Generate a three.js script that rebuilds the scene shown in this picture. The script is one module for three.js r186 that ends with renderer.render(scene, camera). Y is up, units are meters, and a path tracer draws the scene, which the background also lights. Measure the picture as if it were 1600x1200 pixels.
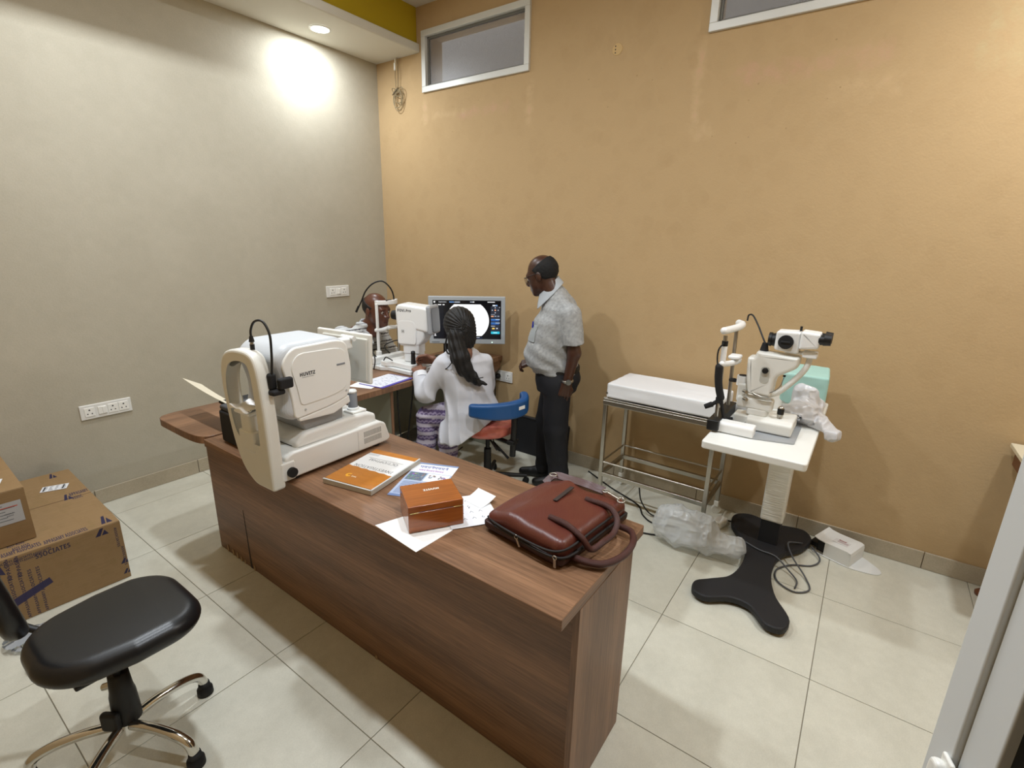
import * as THREE from 'three';
import { RoundedBoxGeometry } from 'three/addons/geometries/RoundedBoxGeometry.js';
import { mergeGeometries, toCreasedNormals } from 'three/addons/utils/BufferGeometryUtils.js';
import { RectAreaLightUniformsLib } from 'three/addons/lights/RectAreaLightUniformsLib.js';
import { FontLoader } from 'three/addons/loaders/FontLoader.js';
import { TextGeometry } from 'three/addons/geometries/TextGeometry.js';

// ---------------------------------------------------------------- camera, sky, lamps, exposure
// the room corner (left wall / back wall / floor) is the origin; x runs along the back wall, z along the left wall
const scene = new THREE.Scene();
const camera = new THREE.PerspectiveCamera(75.3756, 4 / 3, 0.05, 40);
camera.position.set(3.7551, 1.6486, 3.2113);
camera.rotation.order = 'YXZ';
camera.rotation.set(-0.27502, 0.61609, 0.02178);
scene.add(camera);
const renderer = new THREE.WebGLRenderer({ antialias: true });
renderer.toneMapping = THREE.LinearToneMapping;
renderer.toneMappingExposure = 1.0;
renderer.shadowMap.enabled = true;
RectAreaLightUniformsLib.init();
scene.background = new THREE.Color().setRGB(3.0, 3.1, 3.2);   // overcast daylight outside the high windows
const LAMP_POWER = 600;
const LAMP_COLOR = new THREE.Color().setRGB(0.93, 1.0, 1.07);
// recessed round downlights: one seen in the left soffit, its twin in the right one, three in a row in the ceiling over the desk
const LAMPS = [
  [0.25, 3.087, 0.71, 'round recessed downlight glowing in the soffit above the left wall', 0.6],
  [0.93, 3.40, 2.17, 'round recessed ceiling downlight above the rounded end of the side table', 1.3],
  [2.15, 3.40, 2.17, 'round recessed ceiling downlight above the middle of the desk', 1.3],
  [3.55, 3.40, 2.17, 'round recessed ceiling downlight above the end of the desk', 1.3],
  [4.65, 3.087, 0.71, 'round recessed downlight in the right soffit near the back wall', 1.25],
];

// ---------------------------------------------------------------- helpers
let seed = 7;
const rnd = () => { seed = (seed * 1664525 + 1013904223) >>> 0; return seed / 4294967296; };
const lerp = (a, b, t) => a + (b - a) * t, clamp = (v, a, b) => Math.min(b, Math.max(a, v));
const V = (x, y, z) => new THREE.Vector3(x, y, z);
const hash = (x, y, s) => { let h = (x * 374761393 + y * 668265263 + s * 974634211) | 0; h = Math.imul(h ^ (h >>> 13), 1274126177); return ((h ^ (h >>> 16)) >>> 0) / 4294967296; };
function vnoise(x, y, px, py, s = 0) {            // tileable value noise with period px, py
  const xi = Math.floor(x), yi = Math.floor(y), fx = x - xi, fy = y - yi;
  const u = fx * fx * (3 - 2 * fx), v = fy * fy * (3 - 2 * fy), m = (a, n) => ((a % n) + n) % n;
  const a = hash(m(xi, px), m(yi, py), s), b = hash(m(xi + 1, px), m(yi, py), s), c = hash(m(xi, px), m(yi + 1, py), s), d = hash(m(xi + 1, px), m(yi + 1, py), s);
  return lerp(lerp(a, b, u), lerp(c, d, u), v);
}
function noise3(x, y, z, s = 0) {
  const zi = Math.floor(z), f = z - zi, w = f * f * (3 - 2 * f), P = 4096;
  return lerp(vnoise(x, y, P, P, s + zi * 17), vnoise(x, y, P, P, s + (zi + 1) * 17), w);
}
function tex(n, fn, { srgb = true, rx = 1, ry = 1, h = n } = {}) {
  const d = new Uint8Array(n * h * 4);
  for (let j = 0; j < h; j++) for (let i = 0; i < n; i++) {
    const c = fn(i / n, j / h), k = (j * n + i) * 4;
    d[k] = clamp(c[0], 0, 255); d[k + 1] = clamp(c[1], 0, 255); d[k + 2] = clamp(c[2], 0, 255); d[k + 3] = 255;
  }
  const t = new THREE.DataTexture(d, n, h, THREE.RGBAFormat);
  t.wrapS = t.wrapT = THREE.RepeatWrapping; t.magFilter = THREE.LinearFilter; t.minFilter = THREE.LinearMipmapLinearFilter; t.generateMipmaps = true;
  if (srgb) t.colorSpace = THREE.SRGBColorSpace;
  t.repeat.set(rx, ry); t.needsUpdate = true; return t;
}
function canvasTex(w, h, draw) {
  const c = document.createElement('canvas'); c.width = w; c.height = h; draw(c.getContext('2d'), w, h);
  const t = new THREE.CanvasTexture(c); t.colorSpace = THREE.SRGBColorSpace; t.anisotropy = 8; return t;
}
const M = (color, roughness = 0.6, metalness = 0, extra = {}) => new THREE.MeshPhysicalMaterial({ color, roughness, metalness, ...extra });

// geometry builders; every one returns a plain BufferGeometry
const tr = (g, x = 0, y = 0, z = 0, rx = 0, ry = 0, rz = 0) => { if (rx) g.rotateX(rx); if (ry) g.rotateY(ry); if (rz) g.rotateZ(rz); return g.translate(x, y, z); };
const bx = (w, h, d, x = 0, y = 0, z = 0, r = 0.004, s = 2) => tr(r > 0 ? new RoundedBoxGeometry(w, h, d, s, Math.min(r, w / 2.02, h / 2.02, d / 2.02)) : new THREE.BoxGeometry(w, h, d), x, y, z);
const cy = (r0, r1, h, x = 0, y = 0, z = 0, n = 24) => tr(new THREE.CylinderGeometry(r0, r1, h, n), x, y, z);
function rod(a, b, r0, r1 = r0, n = 14) {
  const A = V(...a), B = V(...b), L = A.distanceTo(B), g = new THREE.CylinderGeometry(r1, r0, L, n);
  g.applyQuaternion(new THREE.Quaternion().setFromUnitVectors(V(0, 1, 0), B.clone().sub(A).normalize()));
  const m = A.add(B).multiplyScalar(0.5); return g.translate(m.x, m.y, m.z);
}
const tube = (pts, r, n = 48, k = 8, closed = false) => new THREE.TubeGeometry(new THREE.CatmullRomCurve3(pts.map(p => V(...p)), closed, 'centripetal'), n, r, k, closed);
const tubeC = (pts, r, n = 48, k = 10) => merge([tube(pts, r, n, k), ...[pts[0], pts[pts.length - 1]].map(p => new THREE.SphereGeometry(r, k, 8).translate(...p))]);   // tube with round ends
const lathe = (prof, n = 32) => new THREE.LatheGeometry(prof.map(p => new THREE.Vector2(p[0], p[1])), n);
function roundPoly(pts, r) {                      // THREE.Shape from a polygon with rounded corners; r a number or one per corner
  const s = new THREE.Shape(), n = pts.length;
  for (let i = 0; i < n; i++) {
    const p = new THREE.Vector2(...pts[i]), a = new THREE.Vector2(...pts[(i + n - 1) % n]), b = new THREE.Vector2(...pts[(i + 1) % n]);
    const rr = Array.isArray(r) ? r[i] : r, ta = Math.min(rr, p.distanceTo(a) * 0.49), tb = Math.min(rr, p.distanceTo(b) * 0.49);
    const q = p.clone().lerp(a, ta / p.distanceTo(a)), w = p.clone().lerp(b, tb / p.distanceTo(b));
    if (i === 0) s.moveTo(q.x, q.y); else s.lineTo(q.x, q.y);
    s.quadraticCurveTo(p.x, p.y, w.x, w.y);
  }
  s.closePath(); return s;
}
// extrude a shape along +z by depth (centred), with a bevel that stays inside depth
function ex(shape, depth, bevel = 0.003, seg = 2, curve = 8) {
  const g = new THREE.ExtrudeGeometry(shape, { depth: Math.max(0.0002, depth - 2 * bevel), bevelEnabled: bevel > 0, bevelThickness: bevel, bevelSize: bevel, bevelOffset: -bevel, bevelSegments: seg, curveSegments: curve });
  return g.translate(0, 0, -(depth - 2 * bevel) / 2);
}
// side profile given as [z, y] pairs, extruded across x
const exX = (pts, r, width, bevel = 0.006, seg = 3) => ex(roundPoly(pts.map(p => [-p[0], p[1]]), r), width, bevel, seg).rotateY(Math.PI / 2);
// plan given as [x, z] pairs, extruded upwards from y
const exY = (pts, r, y0, y1, bevel = 0.003, seg = 2) => ex(roundPoly(pts.map(p => [p[0], -p[1]]), r), y1 - y0, bevel, seg).rotateX(-Math.PI / 2).translate(0, (y0 + y1) / 2, 0);
const merge = list => mergeGeometries(list.map(g => { const q = g.index ? g.toNonIndexed() : g; for (const k of Object.keys(q.attributes)) if (!['position', 'normal', 'uv'].includes(k)) q.deleteAttribute(k); return q; }));
function uvBox(g, rot = 0, ox = 0, oy = 0) {       // uv in metres from the dominant axis of each face; rot 1 swaps u and v
  if (g.index) g = g.toNonIndexed();
  const p = g.attributes.position, uv = new Float32Array(p.count * 2), a = V(), b = V(), c = V();
  for (let i = 0; i < p.count; i += 3) {
    a.fromBufferAttribute(p, i); b.fromBufferAttribute(p, i + 1); c.fromBufferAttribute(p, i + 2);
    const n = b.clone().sub(a).cross(c.clone().sub(a)), ax = Math.abs(n.x), ay = Math.abs(n.y), az = Math.abs(n.z);
    [a, b, c].forEach((q, k) => {
      let u, v;
      if (ay >= ax && ay >= az) { u = q.x; v = -q.z; } else if (ax >= az) { u = -q.z; v = q.y; } else { u = q.x; v = q.y; }
      if (rot) [u, v] = [v, u];
      uv[(i + k) * 2] = u + ox; uv[(i + k) * 2 + 1] = v + oy;
    });
  }
  g.setAttribute('uv', new THREE.BufferAttribute(uv, 2)); return g;
}
// scene graph
const used = {};
const numbered = n => { const k = used[n] = (used[n] ?? -1) + 1; return k ? `${n}_${String(k).padStart(3, '0')}` : n; };
function shadow(o) { o.castShadow = o.receiveShadow = true; return o; }
function thing(name, label, category, pos = [0, 0, 0], turn = 0, group) {
  const o = new THREE.Group(); o.name = numbered(name); o.position.set(...pos); o.rotation.y = turn;
  o.userData = { label, category }; if (group) o.userData.group = group; scene.add(o); return o;
}
function part(parent, name, geo, mat, label) {
  const g = Array.isArray(geo) ? merge(geo) : geo, m = shadow(new THREE.Mesh(g, mat)); m.name = name; if (label) m.userData.label = label; parent.add(m); return m;
}
function solo(name, label, category, geo, mat, pos = [0, 0, 0], turn = 0, group) {
  const m = part(scene, numbered(name), geo, mat); m.position.set(...pos); m.rotation.y = turn; m.userData = { label, category }; if (group) m.userData.group = group; return m;
}
function struct(name, label, pos = [0, 0, 0]) { const o = new THREE.Group(); o.name = name; o.position.set(...pos); o.userData = { kind: 'structure', label }; scene.add(o); return o; }
const font = await new FontLoader().loadAsync('fonts/droid/droid_sans_bold.typeface.json');
function text(str, size, depth = 0.0008) { const g = new TextGeometry(str, { font, size, depth, curveSegments: 3, bevelEnabled: false }); g.computeBoundingBox(); const b = g.boundingBox; return g.translate(-(b.min.x + b.max.x) / 2, -(b.min.y + b.max.y) / 2, 0); }

// ---------------------------------------------------------------- surface materials
const wallBump = tex(512, (u, v) => { const a = vnoise(u * 64, v * 64, 64, 64, 1) * 90 + vnoise(u * 170, v * 170, 170, 170, 2) * 120; return [a, a, a]; }, { srgb: false });
const speck = (n, s, base, amp, coarse = 6) => tex(n, (u, v) => {
  const a = (vnoise(u * coarse, v * coarse, coarse, coarse, s) - 0.5) * amp * 0.8 + (vnoise(u * coarse * 5, v * coarse * 5, coarse * 5, coarse * 5, s + 1) - 0.5) * amp * 0.5 + (hash((u * n) | 0, (v * n) | 0, s) - 0.5) * amp;
  return [base[0] + a, base[1] + a, base[2] + a];
});
function walnut(s, base) {                         // long grain along u, one repeat = 1.2 m x 0.6 m
  return tex(1024, (u, v) => {
    const warp = (vnoise(u * 3, v * 6, 3, 6, s) - 0.5) * 0.5 + (vnoise(u * 8, v * 30, 8, 30, s + 1) - 0.5) * 0.12;
    const band = vnoise(u * 2, (v + warp * 0.1) * 14, 2, 14, s + 2), fine = vnoise(u * 10, v * 150, 10, 150, s + 3), pore = vnoise(u * 40, v * 420, 40, 420, s + 4);
    const t = (band - 0.5) * 34 + (fine - 0.5) * 26 + (pore - 0.5) * 16;
    return [base[0] + t, base[1] + t * 0.82, base[2] + t * 0.66];
  }, { h: 512, rx: 1 / 1.2, ry: 1 / 0.6 });
}
const mat = {
  cream: M(0xffffff, 0.92, 0, { map: (() => { const t = speck(512, 11, [180, 173, 155], 7, 5); return t; })(), bumpMap: wallBump, bumpScale: 0.0006 }),
  ceiling: M(0xd2cfc6, 0.9), soffit: M(0xd8d6cc, 0.85), yellow: M(0xb29a10, 0.85),
  skirting: M(0xffffff, 0.35, 0, { map: speck(256, 31, [176, 164, 142], 12, 5) }), grout: M(0x8b8474, 0.9),
  walnut: M(0xffffff, 0.42, 0, { map: walnut(40, [124, 91, 66]) }),
  laminateGrey: M(0x9c9e8c, 0.6), white: M(0xe9e8e4, 0.42), whitePlastic: M(0xf0efe9, 0.35), offWhite: M(0xdedcd2, 0.4), greyPlastic: M(0x8f9190, 0.5), midGrey: M(0xb6b8b8, 0.45),
  black: M(0x0d0d0e, 0.5), blackGloss: M(0x0a0a0c, 0.15), blackMatt: M(0x161618, 0.8), chrome: M(0xd6d4cf, 0.13, 1), steel: M(0xb9b6ae, 0.28, 1), alu: M(0xc9ccd0, 0.45, 0.15), brass: M(0xd8c27a, 0.25, 1),
  rubber: M(0x111112, 0.75), paper: M(0xf0f0ee, 0.85), cable: M(0x101011, 0.55), greyCable: M(0x55575a, 0.5), slot: M(0x2a2a2b, 0.7), print: M(0x2c2d33, 0.7),
};
// ---------------------------------------------------------------- smooth bodies: distance fields meshed with surface nets
const smin = (a, b, k) => { const h = clamp(0.5 + 0.5 * (b - a) / k, 0, 1); return b + (a - b) * h - k * h * (1 - h); };
const smax = (a, b, k) => -smin(-a, -b, k);
const cap = (a, b, ra, rb = ra) => {               // tapered capsule
  const dx = b[0] - a[0], dy = b[1] - a[1], dz = b[2] - a[2], L = dx * dx + dy * dy + dz * dz || 1e-9;
  return (x, y, z) => { const px = x - a[0], py = y - a[1], pz = z - a[2], h = clamp((px * dx + py * dy + pz * dz) / L, 0, 1); return Math.hypot(px - dx * h, py - dy * h, pz - dz * h) - (ra + (rb - ra) * h); };
};
const ell = (c, r) => { const m = Math.min(...r); return (x, y, z) => { const a = (x - c[0]) / r[0], b = (y - c[1]) / r[1], d = (z - c[2]) / r[2], k = Math.hypot(a, b, d); return (k - 1) * (m * 0.5 + 0.5 * Math.hypot(r[0] * a, r[1] * b, r[2] * d) / (k || 1)); }; };
const rbox = (c, s, r) => (x, y, z) => { const a = Math.abs(x - c[0]) - s[0] + r, b = Math.abs(y - c[1]) - s[1] + r, d = Math.abs(z - c[2]) - s[2] + r; return Math.hypot(Math.max(a, 0), Math.max(b, 0), Math.max(d, 0)) + Math.min(Math.max(a, b, d), 0) - r; };
// stack of elliptic sections [y, x, z, halfWidth, halfDepth], turned by yaw; the half depth runs along the facing direction
function stack(rows, yaw, end = 0.02) {
  const c = Math.cos(yaw), s = Math.sin(yaw), n = rows.length;
  return (x, y, z) => {
    let i = 0; const yy = clamp(y, rows[0][0], rows[n - 1][0]); while (i < n - 2 && yy > rows[i + 1][0]) i++;
    const A = rows[i], B = rows[i + 1]; let t = (yy - A[0]) / (B[0] - A[0]); t = t * t * (3 - 2 * t);
    const X = x - lerp(A[1], B[1], t), Z = z - lerp(A[2], B[2], t), a = lerp(A[3], B[3], t), b = lerp(A[4], B[4], t);
    const u = X * c - Z * s, w = X * s + Z * c, k = Math.pow(Math.pow(Math.abs(u / a), 2.3) + Math.pow(Math.abs(w / b), 2.3), 1 / 2.3), d = (k - 1) * Math.min(a, b);
    const e = Math.abs(y - yy); return e > 0 ? Math.hypot(Math.max(d, -end) + end, e) - end : d;
  };
}
const union = (list, k = 0.02) => (x, y, z) => { let d = 1e9; for (const f of list) d = k ? smin(d, f(x, y, z), k) : Math.min(d, f(x, y, z)); return d; };
function net(f, lo, hi, cell, colour) {
  const n = [0, 1, 2].map(i => Math.ceil((hi[i] - lo[i]) / cell) + 1), [nx, ny, nz] = n, F = new Float32Array(nx * ny * nz), id = (i, j, k) => (k * ny + j) * nx + i;
  for (let k = 0; k < nz; k++) for (let j = 0; j < ny; j++) for (let i = 0; i < nx; i++) F[id(i, j, k)] = f(lo[0] + i * cell, lo[1] + j * cell, lo[2] + k * cell);
  const vid = new Int32Array(nx * ny * nz).fill(-1), P = [], I = [];
  const E = [[0, 1], [2, 3], [4, 5], [6, 7], [0, 2], [1, 3], [4, 6], [5, 7], [0, 4], [1, 5], [2, 6], [3, 7]], g = new Float32Array(8);
  for (let k = 0; k < nz - 1; k++) for (let j = 0; j < ny - 1; j++) for (let i = 0; i < nx - 1; i++) {
    let m = 0; for (let c = 0; c < 8; c++) { g[c] = F[id(i + (c & 1), j + ((c >> 1) & 1), k + (c >> 2))]; if (g[c] < 0) m++; }
    if (m === 0 || m === 8) continue;
    let x = 0, y = 0, z = 0, q = 0;
    for (const [a, b] of E) if ((g[a] < 0) !== (g[b] < 0)) { const t = g[a] / (g[a] - g[b]); x += lerp(a & 1, b & 1, t); y += lerp((a >> 1) & 1, (b >> 1) & 1, t); z += lerp(a >> 2, b >> 2, t); q++; }
    vid[id(i, j, k)] = P.length / 3; P.push(lo[0] + (i + x / q) * cell, lo[1] + (j + y / q) * cell, lo[2] + (k + z / q) * cell);
  }
  const quad = (a, b, c, d, flip) => { if (a < 0 || b < 0 || c < 0 || d < 0) return; flip ? I.push(a, c, b, a, d, c) : I.push(a, b, c, a, c, d); };
  for (let k = 1; k < nz - 1; k++) for (let j = 1; j < ny - 1; j++) for (let i = 1; i < nx - 1; i++) {
    const o = F[id(i, j, k)] < 0;
    if (o !== F[id(i + 1, j, k)] < 0) quad(vid[id(i, j - 1, k - 1)], vid[id(i, j, k - 1)], vid[id(i, j, k)], vid[id(i, j - 1, k)], !o);
    if (o !== F[id(i, j + 1, k)] < 0) quad(vid[id(i - 1, j, k - 1)], vid[id(i - 1, j, k)], vid[id(i, j, k)], vid[id(i, j, k - 1)], !o);
    if (o !== F[id(i, j, k + 1)] < 0) quad(vid[id(i - 1, j - 1, k)], vid[id(i, j - 1, k)], vid[id(i, j, k)], vid[id(i - 1, j, k)], !o);
  }
  const geo = new THREE.BufferGeometry(), N = new Float32Array(P.length), uv = new Float32Array(P.length / 3 * 2), e = cell * 0.4;
  for (let v = 0; v < P.length; v += 3) {
    const [x, y, z] = [P[v], P[v + 1], P[v + 2]]; const a = f(x + e, y, z) - f(x - e, y, z), b = f(x, y + e, z) - f(x, y - e, z), c = f(x, y, z + e) - f(x, y, z - e), L = Math.hypot(a, b, c) || 1;
    N[v] = a / L; N[v + 1] = b / L; N[v + 2] = c / L; uv[v / 3 * 2] = x - z * 0.7; uv[v / 3 * 2 + 1] = y + z * 0.3;
  }
  geo.setAttribute('position', new THREE.Float32BufferAttribute(P, 3)); geo.setAttribute('normal', new THREE.BufferAttribute(N, 3)); geo.setAttribute('uv', new THREE.BufferAttribute(uv, 2)); geo.setIndex(I);
  if (colour) { const C = new Float32Array(P.length), t = new THREE.Color(); for (let v = 0; v < P.length; v += 3) { const c = colour(P[v], P[v + 1], P[v + 2], N[v], N[v + 1], N[v + 2]); t.setRGB(c[0], c[1], c[2], THREE.SRGBColorSpace); C[v] = t.r; C[v + 1] = t.g; C[v + 2] = t.b; } geo.setAttribute('color', new THREE.BufferAttribute(C, 3)); }
  return geo;
}
// ---------------------------------------------------------------- the room shell
const ROOM = { w: 4.9, d: 3.45, h: 3.40 };
{ // floor: 60 cm vitrified tiles, each its own piece on a grout bed
  const f = struct('floor', 'cream vitrified tile floor with thin grey joints');
  part(f, 'grout_bed', bx(ROOM.w + 0.4, 0.1, ROOM.d + 0.4, ROOM.w / 2, -0.0535, ROOM.d / 2, 0), mat.grout);
  const maps = [0, 1, 2].map(k => speck(512, 70 + k * 9, [205 + k * 2, 202 + k * 2, 186 + k * 2], 11, 9));
  const tm = maps.map(t => M(0xffffff, 0.42, 0, { map: t }));
  const cut = (o, lo, hi) => { const r = [lo]; for (let v = o - 0.6 * Math.floor((o - lo) / 0.6); v < hi; v += 0.6) if (v > lo + 0.01) r.push(v); r.push(hi); return r; };
  const xs = cut(2.0226, 0, ROOM.w), zs = cut(2.406, 0, ROOM.d), cache = {};
  for (let i = 0; i + 1 < xs.length; i++) for (let k = 0; k + 1 < zs.length; k++) {
    const w = xs[i + 1] - xs[i] - 0.003, d = zs[k + 1] - zs[k] - 0.003, key = w.toFixed(3) + d.toFixed(3);
    cache[key] ??= uvBox(bx(w, 0.012, d, 0, 0, 0, 0.001, 1));
    const m = part(f, 'tile', cache[key], tm[(i * 7 + k * 5 + ((i * k) % 3)) % 3]);
    m.position.set((xs[i] + xs[i + 1]) / 2, -0.006, (zs[k] + zs[k + 1]) / 2); m.rotation.y = 0;
  }
}
const wallHole = (w, h, holes, t) => {
  const s = new THREE.Shape([[0, 0], [w, 0], [w, h], [0, h]].map(p => new THREE.Vector2(...p)));
  for (const [a, b, c, d] of holes) s.holes.push(new THREE.Path([[a, b], [a, d], [c, d], [c, b]].map(p => new THREE.Vector2(...p))));
  return new THREE.ExtrudeGeometry(s, { depth: t, bevelEnabled: false });
};
const WIN = [[0.55, 2.795, 1.575, 3.225], [2.77, 2.795, 3.795, 3.225]];
{ // walls have thickness; the back wall has the two high window openings
  const tan = canvasTex(2048, 1424, (g, w, h) => {
    const sx = w / ROOM.w, sy = h / ROOM.h, X = x => x * sx, Y = y => h - y * sy;
    g.fillStyle = 'rgb(186,158,117)'; g.fillRect(0, 0, w, h);
    for (let i = 0; i < 5200; i++) { const a = rnd(), r = 2 + rnd() * 26; g.fillStyle = a < 0.5 ? 'rgba(164,142,104,0.035)' : 'rgba(194,172,133,0.035)'; g.beginPath(); g.ellipse(rnd() * w, rnd() * h, r, r * (0.5 + rnd()), rnd() * 3, 0, 7); g.fill(); }
    // repaired and over-painted patches under the windows
    const daub = (x, y, rx, ry, n, al) => { for (let i = 0; i < n; i++) { g.fillStyle = `rgba(202,184,150,${al})`; g.beginPath(); g.ellipse(X(x + (rnd() - 0.5) * rx), Y(y + (rnd() - 0.5) * ry), 6 + rnd() * 14, 3 + rnd() * 9, rnd() * 3, 0, 7); g.fill(); } };
    daub(0.75, 2.62, 0.45, 0.03, 60, 0.03); daub(1.15, 2.60, 0.5, 0.05, 60, 0.025); daub(1.58, 2.60, 0.04, 0.28, 60, 0.03); daub(0.56, 2.66, 0.03, 0.2, 40, 0.03);
    daub(2.74, 2.55, 0.03, 0.42, 80, 0.03); daub(3.3, 2.55, 0.7, 0.10, 120, 0.025); daub(3.55, 2.42, 0.3, 0.1, 60, 0.03); daub(2.78, 2.30, 0.12, 0.08, 30, 0.03); daub(4.05, 2.55, 0.2, 0.3, 80, 0.02);
    for (let i = 0; i < 26; i++) { g.fillStyle = 'rgba(120,96,60,0.35)'; g.beginPath(); g.arc(rnd() * w, Y(2.2 + rnd() * 0.7), 0.8 + rnd(), 0, 7); g.fill(); }
  });
  tan.repeat.set(1 / ROOM.w, 1 / ROOM.h);
  const tanMat = M(0xffffff, 0.92, 0, { map: tan, bumpMap: wallBump, bumpScale: 0.0006 });
  const L = struct('wall_left', 'cream painted plaster wall'); part(L, 'plaster', uvBox(bx(0.2, ROOM.h + 0.2, ROOM.d + 0.4, -0.1, ROOM.h / 2, ROOM.d / 2, 0)), mat.cream);
  const B = struct('wall_back', 'tan painted plaster wall with two high windows'); const bg = wallHole(ROOM.w, ROOM.h, WIN.map(w => [w[0] + 0.02, w[1] + 0.02, w[2] - 0.02, w[3] - 0.02]), 0.2).translate(0, 0, -0.2); part(B, 'plaster', uvBox(bg), tanMat);
  const R = struct('wall_right', 'tan painted plaster wall'); part(R, 'plaster', bx(0.2, ROOM.h + 0.2, ROOM.d + 0.4, ROOM.w + 0.1, ROOM.h / 2, ROOM.d / 2, 0), M(0xba9e75, 0.92));
  const F = struct('wall_front', 'tan painted plaster wall with the doorway'); part(F, 'plaster', uvBox(wallHole(ROOM.w, ROOM.h, [[3.25, 0.001, 4.2, 2.1]], 0.2).translate(0, 0, ROOM.d)), M(0xba9e75, 0.92));
  const K = struct('wall_added_corridor', 'added unlit corridor box beyond the doorway'), km = M(0xba9e75, 0.92);  // unseen box without lamps, added to cut the bounce onto the desk front
  for (const g of [bx(2.4, 2.5, 0.1, 3.7, 1.25, 5.2, 0), bx(0.1, 2.5, 1.6, 2.55, 1.25, 4.45, 0), bx(0.1, 2.5, 1.6, 4.85, 1.25, 4.45, 0), bx(2.4, 0.1, 1.6, 3.7, 2.5, 4.45, 0), bx(2.4, 0.1, 1.6, 3.7, -0.0535, 4.45, 0)]) part(K, 'added_corridor_panel', g, km);
  const C = struct('ceiling', 'white flat ceiling'); part(C, 'slab', bx(ROOM.w + 0.4, 0.15, ROOM.d + 0.4, ROOM.w / 2, ROOM.h + 0.075, ROOM.d / 2, 0), mat.ceiling);
  // side soffits: a white ledge with a rounded lip, and the yellow bulkhead above it
  for (const s of [0, 1]) {
    const sx = s ? -1 : 1, ox = s ? ROOM.w : 0;
    const T = struct(`trim_${1 + s}`, s ? 'white soffit ledge along the right wall' : 'white soffit ledge along the left wall');
    const X = x => ox + sx * x;
    const prof = roundPoly([[X(0.002), 3.087], [X(0.515), 3.087], [X(0.515), 3.15], [X(0.002), 3.15]], [0, 0.012, 0.012, 0]);
    part(T, 'ledge', ex(prof, ROOM.d - 0.004, 0, 1).translate(0, 0, ROOM.d / 2), mat.soffit);
    const Yb = struct(`trim_${3 + s}`, s ? 'mustard yellow bulkhead above the right soffit' : 'mustard yellow bulkhead above the left soffit');
    part(Yb, 'bulkhead', bx(0.485, 0.247, ROOM.d - 0.004, X(0.245), 3.2755, ROOM.d / 2, 0), mat.yellow);
  }
  // tile skirting in 60 cm pieces
  const bl = struct('baseboard_left', 'grey beige tile skirting'), bb = struct('baseboard_back', 'grey beige tile skirting'), br = struct('baseboard_right', 'grey beige tile skirting');
  const pz = uvBox(bx(0.012, 0.098, 0.597, 0, 0.049, 0, 0.002, 1)), pxg = uvBox(bx(0.597, 0.098, 0.012, 0, 0.049, 0, 0.002, 1));
  for (let z = 0.33; z < 3.2; z += 0.6) { part(bl, 'skirting_tile', pz, mat.skirting).position.set(0.006, 0.001, z); part(br, 'skirting_tile', pz, mat.skirting).position.set(ROOM.w - 0.006, 0.001, z); }
  for (let x = 0.33; x < 4.7; x += 0.6) part(bb, 'skirting_tile', pxg, mat.skirting).position.set(x, 0.001, 0.006);
}
// ---------------------------------------------------------------- high windows
WIN.forEach(([x0, y0, x1, y1], i) => {
  const w = struct(`window_${i + 1}`, i ? 'aluminium framed frosted window at the top right edge' : 'aluminium framed frosted window beside the yellow bulkhead');
  const fm = M(0xd5d6d2, 0.4, 0.1), W = x1 - x0, H = y1 - y0, cx = (x0 + x1) / 2, cyy = (y0 + y1) / 2, t = 0.042;
  part(w, 'frame_rail', bx(W, t, 0.07, cx, y0 + t / 2, -0.015, 0.003), fm); part(w, 'frame_rail', bx(W, t, 0.07, cx, y1 - t / 2, -0.015, 0.003), fm);
  part(w, 'frame_stile', bx(t, H - 2 * t, 0.068, x0 + t / 2, cyy, -0.015, 0.003), fm); part(w, 'frame_stile', bx(t, H - 2 * t, 0.068, x1 - t / 2, cyy, -0.015, 0.003), fm);
  const s = 0.016, dm = M(0x6d6c66, 0.5, 0.2);
  part(w, 'sash', [bx(W - 2 * t, s, 0.02, cx, y0 + t + s / 2, -0.02, 0.002), bx(W - 2 * t, s, 0.02, cx, y1 - t - s / 2, -0.02, 0.002), bx(s, H - 2 * t, 0.02, x0 + t + s / 2, cyy, -0.02, 0.002), bx(s, H - 2 * t, 0.02, x1 - t - s / 2, cyy, -0.02, 0.002)], dm);
  part(w, 'pane', bx(W - 2 * t - s, H - 2 * t - s, 0.005, cx, cyy, -0.022, 0), M(0xc4c3c2, 0.42, 0, { transmission: 1, thickness: 0, ior: 1.45 }), 'frosted glass pane');
});
// ---------------------------------------------------------------- outside the windows: neighbouring wall with a white downpipe
{
  const o = struct('wall_outside', 'grey wall of the neighbouring building behind the frosted windows');
  part(o, 'render_coat', bx(6.5, 2.2, 0.15, 2.4, 3.1, -1.05, 0), M(0x9e9c9a, 0.9));
  part(o, 'downpipe', [cy(0.05, 0.05, 1.1, 1.12, 2.65, -0.92), lathe([[0.05, 0], [0.03, 0.09], [0.012, 0.2], [0, 0.21]], 20).translate(1.12, 3.2, -0.92)], M(0xf2f0f4, 0.6), 'white downpipe');
}
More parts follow.
